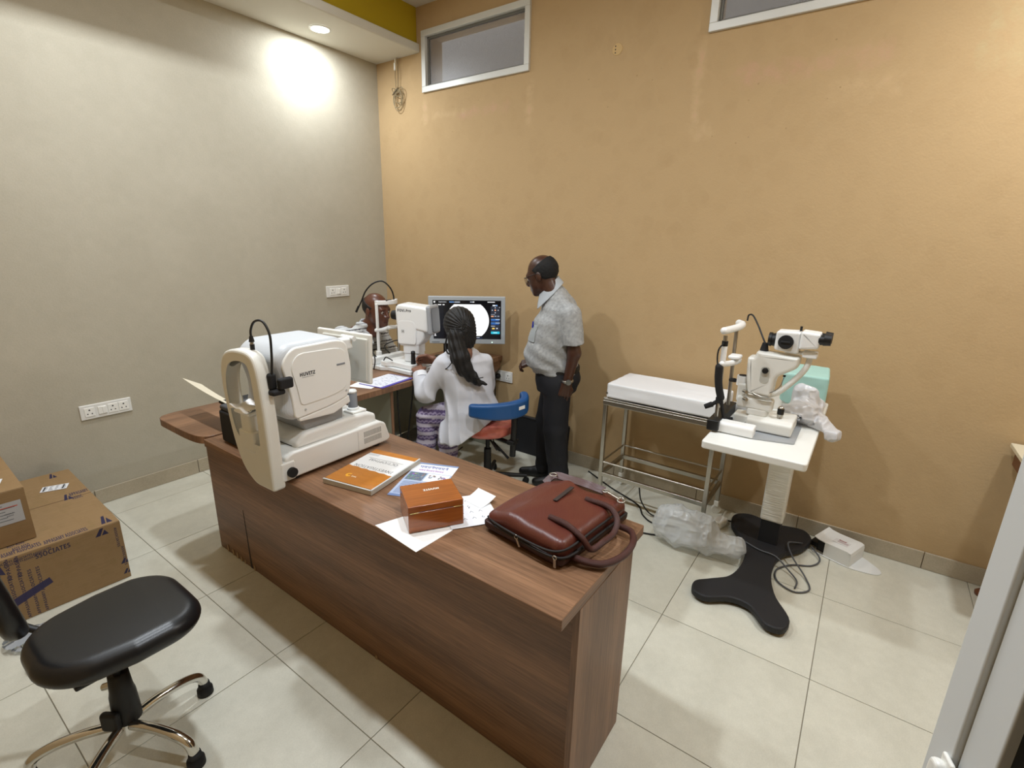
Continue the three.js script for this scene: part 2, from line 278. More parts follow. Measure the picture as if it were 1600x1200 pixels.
// ---------------------------------------------------------------- downlights
for (const [x, y, z, label, k] of LAMPS) {
  const t = thing('downlight', label, 'light', [x, y, z], 0, 'recessed downlights');
  part(t, 'bezel', tr(lathe([[0.060, -0.001], [0.062, -0.007], [0.074, -0.005], [0.076, -0.001]], 40)), M(0xf2f2ee, 0.4));
  part(t, 'diffuser', cy(0.061, 0.061, 0.005, 0, -0.0035, 0, 40), M(0xffffff, 0.6, 0, { emissive: LAMP_COLOR, emissiveIntensity: 9 }));
  const l = new THREE.RectAreaLight(LAMP_COLOR, LAMP_POWER * k, 0.11, 0.11); l.position.set(x, y - 0.012, z); l.rotation.x = -Math.PI / 2; l.name = numbered('downlight_glow'); scene.add(l);
}
// ---------------------------------------------------------------- door leaf, open into the room beside the camera
{
  const d = struct('door_1', 'white aluminium door leaf with dark glass standing open', [3.93, 0, 2.43]); d.rotation.y = Math.atan2(0.3, 0.954) - Math.PI / 2;   // local +x runs along the leaf
  const wm = M(0xd3d6d6, 0.45), LEN = 0.86;
  // local +z is the face seen from the room; the leaf is 45 mm thick behind it
  part(d, 'stile', bx(0.048, 2.05, 0.045, 0.024, 1.035, -0.0225, 0.003), wm); part(d, 'stile', bx(0.048, 2.05, 0.045, LEN - 0.024, 1.035, -0.0225, 0.003), wm);
  part(d, 'glazing_bead', bx(0.055, 1.9, 0.034, 0.0755, 1.035, -0.0245, 0.003), wm); part(d, 'glazing_bead', bx(0.055, 1.9, 0.034, LEN - 0.0755, 1.035, -0.0245, 0.003), wm);
  part(d, 'rail', bx(LEN - 0.1, 0.08, 0.045, LEN / 2, 0.05, -0.0225, 0.003), wm); part(d, 'rail', bx(LEN - 0.1, 0.08, 0.045, LEN / 2, 2.02, -0.0225, 0.003), wm);
  part(d, 'pane', bx(LEN - 0.19, 1.9, 0.006, LEN / 2, 1.035, -0.0225, 0), M(0x050506, 0.06), 'dark tinted glass');
  const h = part(d, 'handle_plate', bx(0.024, 0.13, 0.006, 0.05, 0.955, 0.003, 0.003, 3), mat.whitePlastic);
  part(h, 'lever', ex(roundPoly([[-0.012, -0.045], [0.010, -0.045], [0.013, 0.012], [0.006, 0.024], [-0.010, 0.02]], 0.009), 0.014, 0.005, 3).translate(0.049, 0.99, 0.012), mat.whitePlastic);
  part(h, 'lever_grip', bx(0.013, 0.085, 0.009, 0.047, 0.915, 0.0155, 0.004, 3), mat.whitePlastic);
}
// ---------------------------------------------------------------- fixed things on the walls
function socketPlate(name, label, pos, turn, w, h, mods) {
  const t = thing(name, label, 'socket', pos, turn);             // local +z faces the room
  part(t, 'plate', bx(w, h, 0.011, 0, 0, 0.0056, 0.004, 3), M(0xe6e5e0, 0.35));
  for (const [x, kind] of mods) {
    if (kind === 'rocker') { const s = part(t, 'switch', bx(0.042, 0.048, 0.006, x, 0, 0.0135, 0.002), mat.whitePlastic); part(s, 'rocker', bx(0.021, 0.044, 0.006, x + 0.0105, 0, 0.016, 0.002), mat.whitePlastic); }
    else {
      const s = part(t, 'outlet', bx(0.05, 0.056, 0.004, x, 0, 0.0125, 0.002), mat.whitePlastic);
      part(s, 'pin_hole', [cy(0.0045, 0.0045, 0.003, 0, 0, 0, 12).rotateX(Math.PI / 2).translate(x, 0.013, 0.0135), ...[-0.011, 0.011].map(d => cy(0.0035, 0.0035, 0.003, 0, 0, 0, 12).rotateX(Math.PI / 2).translate(x + d, -0.010, 0.0135))], mat.slot);
    }
  }
  return t;
}
socketPlate('socket_plate', 'long white plate with three sockets low on the cream wall above the cartons', [0, 0.607, 2.283], Math.PI / 2, 0.262, 0.09, [[-0.085, 'o'], [-0.022, 'rocker'], [0.032, 'o'], [0.088, 'o']]);
socketPlate('socket_plate', 'white plate with switch and two sockets on the cream wall beside the seated patient', [0, 1.222, 0.549], Math.PI / 2, 0.226, 0.094, [[-0.055, 'o'], [0, 'rocker'], [0.06, 'o']]);
socketPlate('socket_plate', 'white plate with a black plug low on the tan wall behind the blue-backed stool', [1.398, 0.592, 0], 0, 0.182, 0.092, [[-0.045, 'o'], [0.05, 'o']]);
{ // black plug and its lead in the low back socket
  const t = thing('power_plug', 'black power plug with lead in the low socket on the tan wall', 'plug', [1.355, 0.59, 0.0145]);
  part(t, 'plug_body', lathe([[0.0, 0.0], [0.022, 0.0], [0.024, 0.008], [0.019, 0.03], [0.010, 0.038], [0.0, 0.04]], 20).rotateX(Math.PI / 2), mat.black);
  part(t, 'lead', tube([[0, 0, 0.036], [0.002, -0.02, 0.05], [0.0, -0.12, 0.045], [-0.012, -0.3, 0.04], [-0.02, -0.48, 0.05], [0.03, -0.574, 0.09], [0.14, -0.584, 0.16]], 0.0045), mat.cable);
}
{ // coil of spare cable hanging from the soffit, with its white connector
  const t = thing('cable_coil', 'tied coil of thin grey cable hanging under the soffit corner', 'cable', [0.268, 2.8, 0.02]);
  const c = M(0x8a7a5a, 0.6);
  const loop = (r, dx, dy, tilt, sq) => tube(Array.from({ length: 14 }, (_, i) => { const a = i / 14 * Math.PI * 2; const x = Math.cos(a) * r * sq, y = Math.sin(a) * r; return [dx + x * Math.cos(tilt) - y * Math.sin(tilt), dy + x * Math.sin(tilt) + y * Math.cos(tilt), 0.008 + Math.sin(a * 2) * 0.005]; }), 0.0032, 60, 6, true);
  part(t, 'coil', [loop(0.072, 0.0, -0.01, 0.1, 0.62), loop(0.068, 0.012, -0.012, -0.2, 0.7), loop(0.06, 0.03, 0.012, -0.5, 0.75), loop(0.075, 0.018, -0.03, -0.1, 0.6), loop(0.055, -0.01, 0.035, 1.0, 0.35)], c);
  part(t, 'lead', [tube([[-0.008, 0.07, 0.008], [-0.012, 0.11, 0.006], [-0.016, 0.16, 0.006], [-0.012, 0.2, 0.006]], 0.003, 20, 6), tube([[0.012, 0.07, 0.008], [0.02, 0.13, 0.006], [0.02, 0.2, 0.006], [0.012, 0.285, 0.006]], 0.003, 20, 6)], c);
  part(t, 'tie', [rod([-0.035, 0.03, 0.012], [0.02, 0.066, 0.012], 0.006), rod([-0.05, 0.02, 0.012], [-0.02, 0.045, 0.012], 0.004)], M(0x6b5f48, 0.6));
  part(t, 'connector', [bx(0.016, 0.055, 0.014, -0.012, 0.225, 0.008, 0.003), bx(0.01, 0.035, 0.01, -0.006, 0.266, 0.008, 0.003)], mat.whitePlastic);
}
{ // old round fixing on the back wall
  const t = thing('wall_rosette', 'small round painted cover with three screw holes high on the tan wall', 'cover', [2.222, 2.813, 0]);
  part(t, 'cover', cy(0.032, 0.033, 0.003, 0, 0, 0, 32).rotateX(Math.PI / 2).translate(0, 0, 0.0016), M(0xc9ab79, 0.9));
  part(t, 'screw_hole', [-0.018, 0, 0.018].map(d => cy(0.004, 0.004, 0.002, 0, 0, 0, 10).rotateX(Math.PI / 2).translate(-0.012, d, 0.0032)), mat.slot);
}
// ---------------------------------------------------------------- desk and side table
{
  const t = thing('office_desk', 'walnut laminate office desk with solid front panel, holding the brown bag', 'desk', [0, 0, 0]);
  part(t, 'top', uvBox(exY([[1.395, 1.71], [3.277, 1.76], [3.277, 2.303], [1.395, 2.303]], [0.002, 0.004, 0.004, 0.002], 0.725, 0.76, 0.0015, 1)), mat.walnut);
  const fp = part(t, 'front_panel', uvBox(bx(2.19, 0.718, 0.02, 2.161, 0.36, 2.16, 0.0015, 1), 0, 0.3, 0.1), mat.walnut);
  part(fp, 'split', ex(roundPoly([[-0.007, 0.0], [0.012, 0.0], [0.003, 0.06], [-0.012, 0.33], [-0.014, 0.33]], 0.001), 0.002, 0, 1).translate(1.392, 0.002, 2.1702), mat.slot, 'dark split in the laminate');
  part(t, 'end_panel', uvBox(bx(0.02, 0.722, 0.36, 3.267, 0.362, 2.022, 0.0015, 1), 1, 0.5, 0.3), mat.walnut);
  part(t, 'side_panel', uvBox(bx(0.02, 0.722, 0.36, 1.42, 0.362, 1.965, 0.0015, 1), 1), mat.walnut);
  // pale swollen spots where the board has soaked up water along the foot
  for (const [x, h] of [[1.15, 0.036], [1.205, 0.034], [1.25, 0.032], [1.292, 0.028], [1.33, 0.02], [1.425, 0.03], [2.37, 0.018]]) part(fp, 'chipped_edge', ex(roundPoly([[-0.008, 0], [0.009, 0], [0.006, h], [-0.003, h * 1.1]], 0.005), 0.003, 0.0008, 1).translate(x, 0.002, 2.172), M(0xa58d70, 0.9), 'pale chipped laminate');
}
{
  const t = thing('side_table', 'walnut laminate side table with rounded end running to the tan wall', 'table', [0, 0, 0]);
  part(t, 'top', uvBox(exY([[0.895, 0.012], [1.388, 0.012], [1.388, 2.29], [1.30, 2.318], [0.925, 2.318], [0.895, 2.25]], [0.002, 0.002, 0.05, 0.14, 0.06, 0.05], 0.727, 0.764, 0.0015, 1), 1), mat.walnut);
  part(t, 'support_panel', uvBox(bx(0.40, 0.725, 0.02, 1.15, 0.3635, 1.16, 0.001, 1)), mat.laminateGrey, 'grey green faced board');
  part(t, 'edge_band', uvBox(bx(0.006, 0.725, 0.0205, 1.353, 0.3635, 1.16, 0.0005, 1), 1), mat.walnut);
  part(t, 'support_panel', uvBox(bx(0.40, 0.725, 0.02, 1.15, 0.3635, 0.12, 0.001, 1)), mat.laminateGrey);
  part(t, 'modesty_panel', uvBox(bx(0.018, 0.5, 1.07, 0.99, 0.475, 0.61, 0.001, 1)), mat.laminateGrey, 'grey green faced board');
  part(t, 'apron', uvBox(ex(roundPoly([[0.0, 0.0], [0.3, 0.0], [0.3, -0.06], [0.2, -0.10], [0.0, -0.10]], 0.003), 0.018, 0.001, 1).rotateY(Math.PI / 2).translate(1.372, 0.727, 0.33)), mat.walnut);
}
// ---------------------------------------------------------------- white autorefractor on the desk (patient side towards +z)
{
  const t = thing('autorefractor', 'large white eye refraction instrument with chin rest standing on the desk edge', 'instrument', [1.945, 0.761, 2.065], 0.03);
  const Wm = M(0xe6e6e2, 0.38), Wm2 = M(0xeeeeea, 0.32), grey = M(0xa9adb2, 0.45), beige = M(0xdddcd4, 0.42);
  for (const [x, z] of [[-0.11, -0.2], [0.11, -0.2], [-0.11, 0.2], [0.11, 0.2]]) part(t, 'foot', cy(0.016, 0.018, 0.014, x, 0.007, z, 18), mat.rubber);
  const base = part(t, 'base', exX([[-0.262, 0.026], [-0.245, 0.014], [0.245, 0.014], [0.252, 0.098], [0.22, 0.116], [-0.205, 0.118], [-0.236, 0.104]], [0.01, 0.006, 0.006, 0.012, 0.012, 0.012, 0.012], 0.288, 0.008, 3), Wm);
  part(base, 'vent_grille', [0, 1].flatMap(r => Array.from({ length: 15 }, (_, i) => bx(0.002, 0.024, 0.0028, 0.1436, 0.052 + r * 0.030, -0.115 - i * 0.0065, 0))), M(0x86867f, 0.8));
  part(base, 'panel_seam', bx(0.001, 0.088, 0.0012, 0.1438, 0.06, -0.082, 0), M(0x9b9b95, 0.8));
  part(base, 'warning_sticker', bx(0.0008, 0.016, 0.012, 0.1442, 0.076, 0.222, 0), M(0x7d7a3c, 0.6), 'small yellow sticker');
  part(base, 'lock_knob', cy(0.019, 0.019, 0.02, 0, 0, 0, 24).rotateZ(Math.PI / 2).translate(0.152, 0.045, 0.235), mat.rubber);
  const st = part(t, 'stage', exX([[-0.205, 0.112], [0.185, 0.112], [0.19, 0.132], [0.15, 0.168], [-0.06, 0.172], [-0.16, 0.170], [-0.203, 0.15]], [0.004, 0.004, 0.012, 0.02, 0.02, 0.03, 0.012], 0.255, 0.014, 4).translate(-0.004, 0, 0), Wm);
  part(st, 'stage_gap', exY([[-0.126, -0.206], [0.118, -0.206], [0.118, 0.17], [0.09, 0.188], [-0.1, 0.188], [-0.126, 0.17]], 0.01, 0.1165, 0.1195, 0.0002, 1), mat.slot);
  part(st, 'joystick_plinth', bx(0.06, 0.008, 0.075, 0.075, 0.175, -0.13, 0.003), Wm2);
  const joy = part(t, 'joystick', lathe([[0.0, 0.0], [0.024, 0.0], [0.024, 0.008], [0.020, 0.012], [0.020, 0.078], [0.0, 0.078]], 28).translate(0.062, 0.178, -0.13), M(0x83868a, 0.5));
  part(joy, 'button', lathe([[0.0, 0.09], [0.016, 0.089], [0.0205, 0.083], [0.0205, 0.076], [0.0, 0.076]], 28).translate(0.062, 0.178, -0.13), Wm2);
  part(joy, 'ring', lathe([[0.021, 0.0], [0.026, 0.002], [0.026, 0.010], [0.021, 0.012]], 28).translate(0.062, 0.178, -0.13), Wm2);
  // measuring head: grey shell with a white cover plate on the side
  part(t, 'neck', exX([[-0.05, 0.165], [0.13, 0.165], [0.175, 0.24], [0.17, 0.265], [-0.055, 0.25]], [0.01, 0.01, 0.03, 0.02, 0.02], 0.2, 0.012, 3), M(0x9da0a3, 0.5));
  const head = part(t, 'head', exX([[0.19, 0.225], [0.235, 0.26], [0.215, 0.34], [0.25, 0.475], [0.2, 0.52], [-0.03, 0.522], [-0.075, 0.49], [-0.088, 0.37], [-0.062, 0.262], [0.02, 0.238]], [0.03, 0.03, 0.05, 0.04, 0.03, 0.03, 0.03, 0.05, 0.03, 0.05], 0.262, 0.03, 6), M(0xc3c7cb, 0.4));
  const cover = part(t, 'side_cover', exX([[0.19, 0.236], [0.198, 0.345], [0.226, 0.455], [0.18, 0.507], [-0.02, 0.511], [-0.064, 0.494], [-0.08, 0.37], [-0.06, 0.275], [0.03, 0.252]], [0.02, 0.04, 0.03, 0.03, 0.03, 0.025, 0.04, 0.03, 0.06], 0.018, 0.006, 3).translate(0.128, 0, 0), Wm2);
  part(t, 'side_cover', exX([[0.19, 0.236], [0.198, 0.345], [0.226, 0.455], [0.18, 0.507], [-0.02, 0.511], [-0.064, 0.494], [-0.08, 0.37], [-0.06, 0.275], [0.03, 0.252]], [0.02, 0.04, 0.03, 0.03, 0.03, 0.025, 0.04, 0.03, 0.06], 0.018, 0.006, 3).translate(-0.128, 0, 0), Wm2);
  part(cover, 'raised_panel', exX([[0.162, 0.285], [0.172, 0.36], [0.192, 0.44], [0.16, 0.484], [-0.01, 0.48], [-0.046, 0.468], [-0.06, 0.37], [-0.045, 0.31], [0.03, 0.292]], [0.02, 0.04, 0.03, 0.03, 0.03, 0.025, 0.04, 0.03, 0.06], 0.004, 0.0015, 2).translate(0.1385, 0, 0), Wm2);
  part(cover, 'chin_skirt', exX([[0.17, 0.222], [0.02, 0.214], [-0.064, 0.242], [-0.06, 0.274], [0.03, 0.252], [0.175, 0.236]], 0.006, 0.02, 0.005, 2).translate(0.124, 0, 0), Wm2);
  part(cover, 'lettering', text('HUVITZ', 0.0135).rotateY(Math.PI / 2).translate(0.1409, 0.404, 0.125), mat.print);
  part(cover, 'logo_line', bx(0.0008, 0.0012, 0.05, 0.141, 0.392, 0.125, 0), M(0x8a8d92, 0.6));
  part(cover, 'name_slot', bx(0.002, 0.008, 0.04, 0.1405, 0.412, -0.025, 0.0008), M(0x85888d, 0.5));
  for (const [z, y] of [[0.158, 0.468], [-0.025, 0.472], [0.145, 0.266], [-0.045, 0.298]]) part(cover, 'screw_cap', cy(0.004, 0.004, 0.002, 0, 0, 0, 12).rotateZ(Math.PI / 2).translate(0.1385, y, z), M(0xb9bbbc, 0.5));
  part(head, 'lens_window', cy(0.045, 0.045, 0.012, 0, 0, 0, 32).rotateX(Math.PI / 2).translate(-0.02, 0.39, 0.215), mat.blackGloss);
  // operator screen at the far side, its pale back towards the room
  const sc = part(t, 'screen', bx(0.325, 0.222, 0.02, 0, 0, 0, 0.008, 3), M(0xe3e2da, 0.4)); sc.position.set(-0.068, 0.388, -0.205); sc.rotation.set(-0.06, 0.10, 0);
  part(sc, 'display', bx(0.3, 0.19, 0.003, 0, 0.004, -0.0105, 0.001), mat.blackGloss);
  part(sc, 'back_cover', bx(0.27, 0.19, 0.012, 0.015, -0.004, 0.014, 0.006, 3), M(0xcfcec5, 0.45));
  part(t, 'screen_hinge', [rod([-0.03, 0.482, -0.17], [0.05, 0.482, -0.17], 0.011), bx(0.05, 0.05, 0.09, 0.01, 0.46, -0.13, 0.01)], Wm);
  // chin rest: a closed white loop with a bowl-shaped foot hanging over the desk edge
  const lo = roundPoly([[-0.132, 0.385], [-0.105, 0.478], [-0.03, 0.507], [0.09, 0.507], [0.122, 0.46], [0.14, 0.30], [0.148, -0.012], [0.03, -0.012], [-0.05, 0.04], [-0.1, 0.16]], [0.08, 0.06, 0.05, 0.05, 0.05, 0.1, 0.012, 0.03, 0.06, 0.1]);
  lo.holes.push(roundPoly([[-0.108, 0.37], [-0.075, 0.452], [-0.01, 0.478], [0.07, 0.478], [0.096, 0.43], [0.106, 0.30], [0.104, 0.148], [-0.045, 0.148], [-0.084, 0.2]], [0.06, 0.05, 0.04, 0.04, 0.04, 0.08, 0.015, 0.03, 0.06]));
  const fr = part(t, 'chin_rest_frame', ex(lo, 0.052, 0.011, 3, 10).translate(0, 0, 0.285), beige);
  part(fr, 'forehead_pad', tube([[-0.085, 0.44, 0.285], [-0.03, 0.468, 0.272], [0.04, 0.47, 0.272], [0.085, 0.44, 0.285]], 0.014, 24, 10), M(0x74736c, 0.6), 'grey forehead pad');
  part(fr, 'chin_column', [exY([[-0.04, 0.25], [0.055, 0.25], [0.06, 0.315], [-0.045, 0.315]], 0.015, 0.12, 0.2, 0.006), exY([[-0.03, 0.26], [0.04, 0.26], [0.04, 0.31], [-0.03, 0.31]], 0.014, 0.19, 0.268, 0.004)], beige);
  const cup = part(fr, 'chin_cup', bx(0.1, 0.014, 0.07, 0.004, 0.272, 0.285, 0.006, 3), Wm2);
  part(cup, 'chin_paper', net((x, y, z) => rbox([0, 0.0, 0], [0.058, 0.006 + 0.004 * Math.sin(x * 90) , 0.042], 0.003)(x, y - 0.006 * Math.sin(z * 70 + x * 30), z), [-0.07, -0.02, -0.055], [0.07, 0.025, 0.055], 0.004).translate(0.0, 0.285, 0.287), mat.paper, 'curled chin papers');
  for (const x of [0.124, -0.06]) part(fr, 'bracket', bx(0.05, 0.075, 0.06, x, 0.05, 0.245, 0.008), Wm);
  const gn = part(t, 'fixation_lamp', [cy(0.008, 0.008, 0.022, 0.05, 0.515, 0.272), tube([[0.05, 0.535, 0.272], [0.052, 0.575, 0.272], [0.075, 0.608, 0.268], [0.115, 0.612, 0.262], [0.142, 0.575, 0.258], [0.146, 0.5, 0.26], [0.135, 0.42, 0.262]], 0.0042)], mat.black, 'black gooseneck with lamp');
  part(gn, 'ferrule', [cy(0.007, 0.007, 0.016, 0.05, 0.525, 0.272, 16)], mat.steel); part(gn, 'sleeve', [cy(0.006, 0.0095, 0.02, 0.05, 0.545, 0.272, 16)], mat.black);
  part(gn, 'lamp_clip', [bx(0.03, 0.06, 0.03, 0.128, 0.40, 0.262, 0.01), bx(0.024, 0.04, 0.055, 0.158, 0.392, 0.228, 0.008), bx(0.04, 0.02, 0.05, 0.142, 0.362, 0.255, 0.008), bx(0.035, 0.04, 0.02, 0.088, 0.40, 0.285, 0.006)], mat.blackMatt);
}
// ---------------------------------------------------------------- black printer with a sheet in its tray
{
  const t = thing('printer', 'black printer with a pale sheet on its side tray behind the white instrument', 'printer', [1.63, 0.761, 2.06], 0);
  part(t, 'body', bx(0.3, 0.15, 0.4, 0, 0.076, 0, 0.012, 3), mat.blackMatt); part(t, 'recess', bx(0.004, 0.09, 0.2, -0.1505, 0.06, 0.02, 0), mat.blackGloss);
  part(t, 'lid', bx(0.29, 0.022, 0.39, 0.0, 0.162, 0, 0.008, 3), M(0x3a3d42, 0.55), 'dark grey lid');
  const tr2 = part(t, 'paper_tray', bx(0.2, 0.012, 0.2, -0.1, 0, 0, 0.004), mat.blackMatt); tr2.position.set(-0.1, 0.118, 0.03); tr2.rotation.z = -0.10;
  solo('paper_sheet', 'single cream sheet sticking out over the black printer tray', 'paper', ((w, d) => { const g = new THREE.BoxGeometry(w, 0.0009, d, 16, 1, 1), p = g.attributes.position; for (let i = 0; i < p.count; i++) p.setY(i, p.getY(i) + 0.1 * p.getX(i) ** 2); g.computeVertexNormals(); return g; })(0.46, 0.1).rotateX(-0.55).rotateZ(-0.10), M(0xd8cfb8, 0.8), [1.245, 0.912, 2.17], 0);
}
// ---------------------------------------------------------------- papers, book, flyer and box on the desk
const bend = (w, d, f) => { const g = new THREE.BoxGeometry(w, 0.0009, d, 16, 1, 1), p = g.attributes.position; for (let i = 0; i < p.count; i++) p.setY(i, p.getY(i) + f(p.getX(i))); g.computeVertexNormals(); return g; };   // a curved sheet
const sheet = (w, d, map, mats = mat.paper) => { const g = bx(w, 0.0012, d, 0, 0.0006, 0, 0); return g; };
function planar(g, w, d) { g = g.index ? g.toNonIndexed() : g; const p = g.attributes.position, uv = new Float32Array(p.count * 2); for (let i = 0; i < p.count; i++) { uv[i * 2] = p.getX(i) / w + 0.5; uv[i * 2 + 1] = 0.5 - p.getZ(i) / d; } g.setAttribute('uv', new THREE.BufferAttribute(uv, 2)); return g; }
{
  const W = 0.228, D = 0.312;
  const t = thing('spiral_book', 'thick orange and white booklet with hand-written white band on the desk', 'book', [2.272, 0.7605, 2.052], 0.2);
  const map = canvasTex(512, 700, (g, w, h) => {
    g.fillStyle = '#b5701c'; g.fillRect(0, 0, w, h);
    for (let i = 0; i < 500; i++) { g.fillStyle = rnd() < 0.5 ? 'rgba(150,84,14,0.06)' : 'rgba(206,140,58,0.06)'; g.beginPath(); g.ellipse(rnd() * w, rnd() * h, 20 + rnd() * 50, 6 + rnd() * 16, 0.1, 0, 7); g.fill(); }
    g.fillStyle = '#e3e3e2'; g.beginPath(); g.moveTo(0, 90); g.lineTo(w, 75); g.lineTo(w, 410); for (let i = 0; i <= 10; i++) g.lineTo(w - i * w / 10, 408 + (i % 2) * 10 - i * 3); g.closePath(); g.fill();
    g.fillStyle = '#c9cacb'; g.fillRect(0, 95, 130, 40);
    g.save(); g.translate(w / 2, 240); g.rotate(Math.PI); g.fillStyle = '#3a3d45'; g.font = '58px sans-serif'; g.textAlign = 'center'; g.fillText('INVESTIGATION', 0, -96); g.font = '56px sans-serif'; g.fillText('OCT/OPTHM', 0, 46); g.strokeStyle = '#3a3d45'; g.lineWidth = 4; g.beginPath(); g.moveTo(-190, 66); g.lineTo(190, 60); g.stroke(); g.restore();
    g.strokeStyle = '#e9a91c'; g.lineWidth = 17; g.beginPath(); g.arc(150, 545, 22, 0.5, 5.2); g.stroke(); g.beginPath(); g.arc(150, 560, 10, 0, 4); g.stroke(); g.fillStyle = '#ece4cf'; g.font = 'bold 26px sans-serif'; g.fillText('Ems', 186, 566);
  });
  part(t, 'pages', bx(W, 0.018, D, 0, 0.0095, 0, 0.002, 1), M(0xb9b4a8, 0.9));
  part(t, 'cover', planar(bx(W - 0.008, 0.0016, D - 0.012, -0.002, 0.0195, -0.004, 0), W, D), M(0xffffff, 0.35, 0, { map }));
  part(t, 'film_edge', [bx(0.006, 0.0022, D, W / 2 - 0.003, 0.0195, 0, 0), bx(W, 0.0022, 0.006, 0, 0.0195, D / 2 - 0.003, 0)], M(0xc8cac8, 0.3));
}
{
  const W = 0.178, D = 0.29;
  const map = canvasTex(512, 832, (g, w, h) => {
    g.fillStyle = '#e9ebf2'; g.fillRect(0, 0, w, h);
    g.fillStyle = '#7f93b8'; g.fillRect(0, 0, w, 40); g.fillStyle = '#aab9d4'; g.fillRect(0, 250, w, h - 250);
    // headline and second line in Devanagari-like strokes
    const line = (x, y, n, s, col) => { g.strokeStyle = col; g.lineWidth = s * 0.17; g.beginPath(); g.moveTo(x, y); g.lineTo(x + n * s * 0.86, y); g.stroke(); for (let i = 0; i < n; i++) { const cx = x + i * s * 0.86 + s * 0.4; g.beginPath(); g.moveTo(cx + s * 0.28, y); g.lineTo(cx + s * 0.28, y + s); g.stroke(); g.beginPath(); const k = i % 4; if (k === 0) { g.moveTo(cx - s * 0.25, y); g.lineTo(cx - s * 0.25, y + s * 0.5); g.lineTo(cx + s * 0.28, y + s * 0.5); } else if (k === 1) { g.arc(cx, y + s * 0.45, s * 0.22, 0.4, 5.2); } else if (k === 2) { g.moveTo(cx - s * 0.25, y + s * 0.25); g.quadraticCurveTo(cx + s * 0.2, y + s * 0.4, cx - s * 0.2, y + s * 0.9); } else { g.moveTo(cx - s * 0.2, y + s * 0.4); g.lineTo(cx + s * 0.28, y + s * 0.4); g.moveTo(cx - s * 0.1, y); g.quadraticCurveTo(cx, y - s * 0.4, cx + s * 0.3, y - s * 0.3); } g.stroke(); } };
    line(70, 85, 8, 50, '#1f3f94'); line(84, 178, 11, 32, '#8a3fa0');
    g.fillStyle = '#f3f4f7'; g.fillRect(236, 262, 260, 190); g.fillStyle = '#5b6a80'; g.fillRect(20, 262, 200, 190); g.fillStyle = '#96a2b2';
    for (let i = 0; i < 40; i++) { g.fillStyle = `rgba(${60 + rnd() * 120},${70 + rnd() * 110},${80 + rnd() * 110},0.8)`; g.fillRect(24 + rnd() * 180, 268 + rnd() * 168, 8 + rnd() * 20, 6 + rnd() * 22); }
    for (let i = 0; i < 26; i++) { g.fillStyle = `rgba(${70 + rnd() * 90},${75 + rnd() * 90},${90 + rnd() * 90},0.8)`; g.beginPath(); g.ellipse((i % 2 ? 306 : 424) + (rnd() - 0.5) * 70, 340 + (rnd() - 0.5) * 70, 6 + rnd() * 12, 5 + rnd() * 14, 0, 0, 7); g.fill(); }
    g.fillStyle = '#3b4f86'; for (let i = 0; i < 12; i++) g.fillRect(30, 490 + i * 24, 300 + rnd() * 150, 9);
    g.fillStyle = '#6a80ad'; g.fillRect(0, h - 46, w, 46);
  });
  solo('flyer', 'blue and white printed flyer lying half under the wooden box', 'flyer', planar(bx(W, 0.001, D, 0, 0.0005, 0, 0), W, D), M(0xffffff, 0.35, 0, { map }), [2.476, 0.7604, 1.972], 0.4);
}
{
  const t = thing('wooden_box', 'small glossy orange brown wooden box with hinged lid on the desk', 'box', [2.688, 0.7648, 2.154], 1.0);
  const wood = M(0xffffff, 0.22, 0, { clearcoat: 0.6, clearcoatRoughness: 0.12, map: tex(256, (u, v) => { const a = (vnoise(u * 4, v * 50, 4, 50, 90) - 0.5) * 22 + (vnoise(u * 3, v * 6, 3, 6, 91) - 0.5) * 16; return [150 + a, 80 + a * 0.7, 24 + a * 0.4]; }, { rx: 4, ry: 4 }) });
  part(t, 'body', uvBox(bx(0.178, 0.066, 0.154, 0, 0.033, 0, 0.0015, 1)), wood); const lid = part(t, 'lid', uvBox(bx(0.178, 0.022, 0.154, 0, 0.0785, 0, 0.002, 1), 0, 0.3, 0.2), wood);
  part(t, 'lid_gap', bx(0.175, 0.002, 0.151, 0, 0.0667, 0, 0), mat.slot);
  part(lid, 'lettering', text('HUVITZ', 0.011).rotateX(-Math.PI / 2).rotateY(Math.PI).translate(0.005, 0.0896, -0.02), M(0xf4f2e8, 0.5));
  for (const x of [-0.07, 0.07]) part(t, 'hinge', bx(0.026, 0.003, 0.002, x, 0.0667, 0.0778, 0.0005, 1), mat.brass);
}
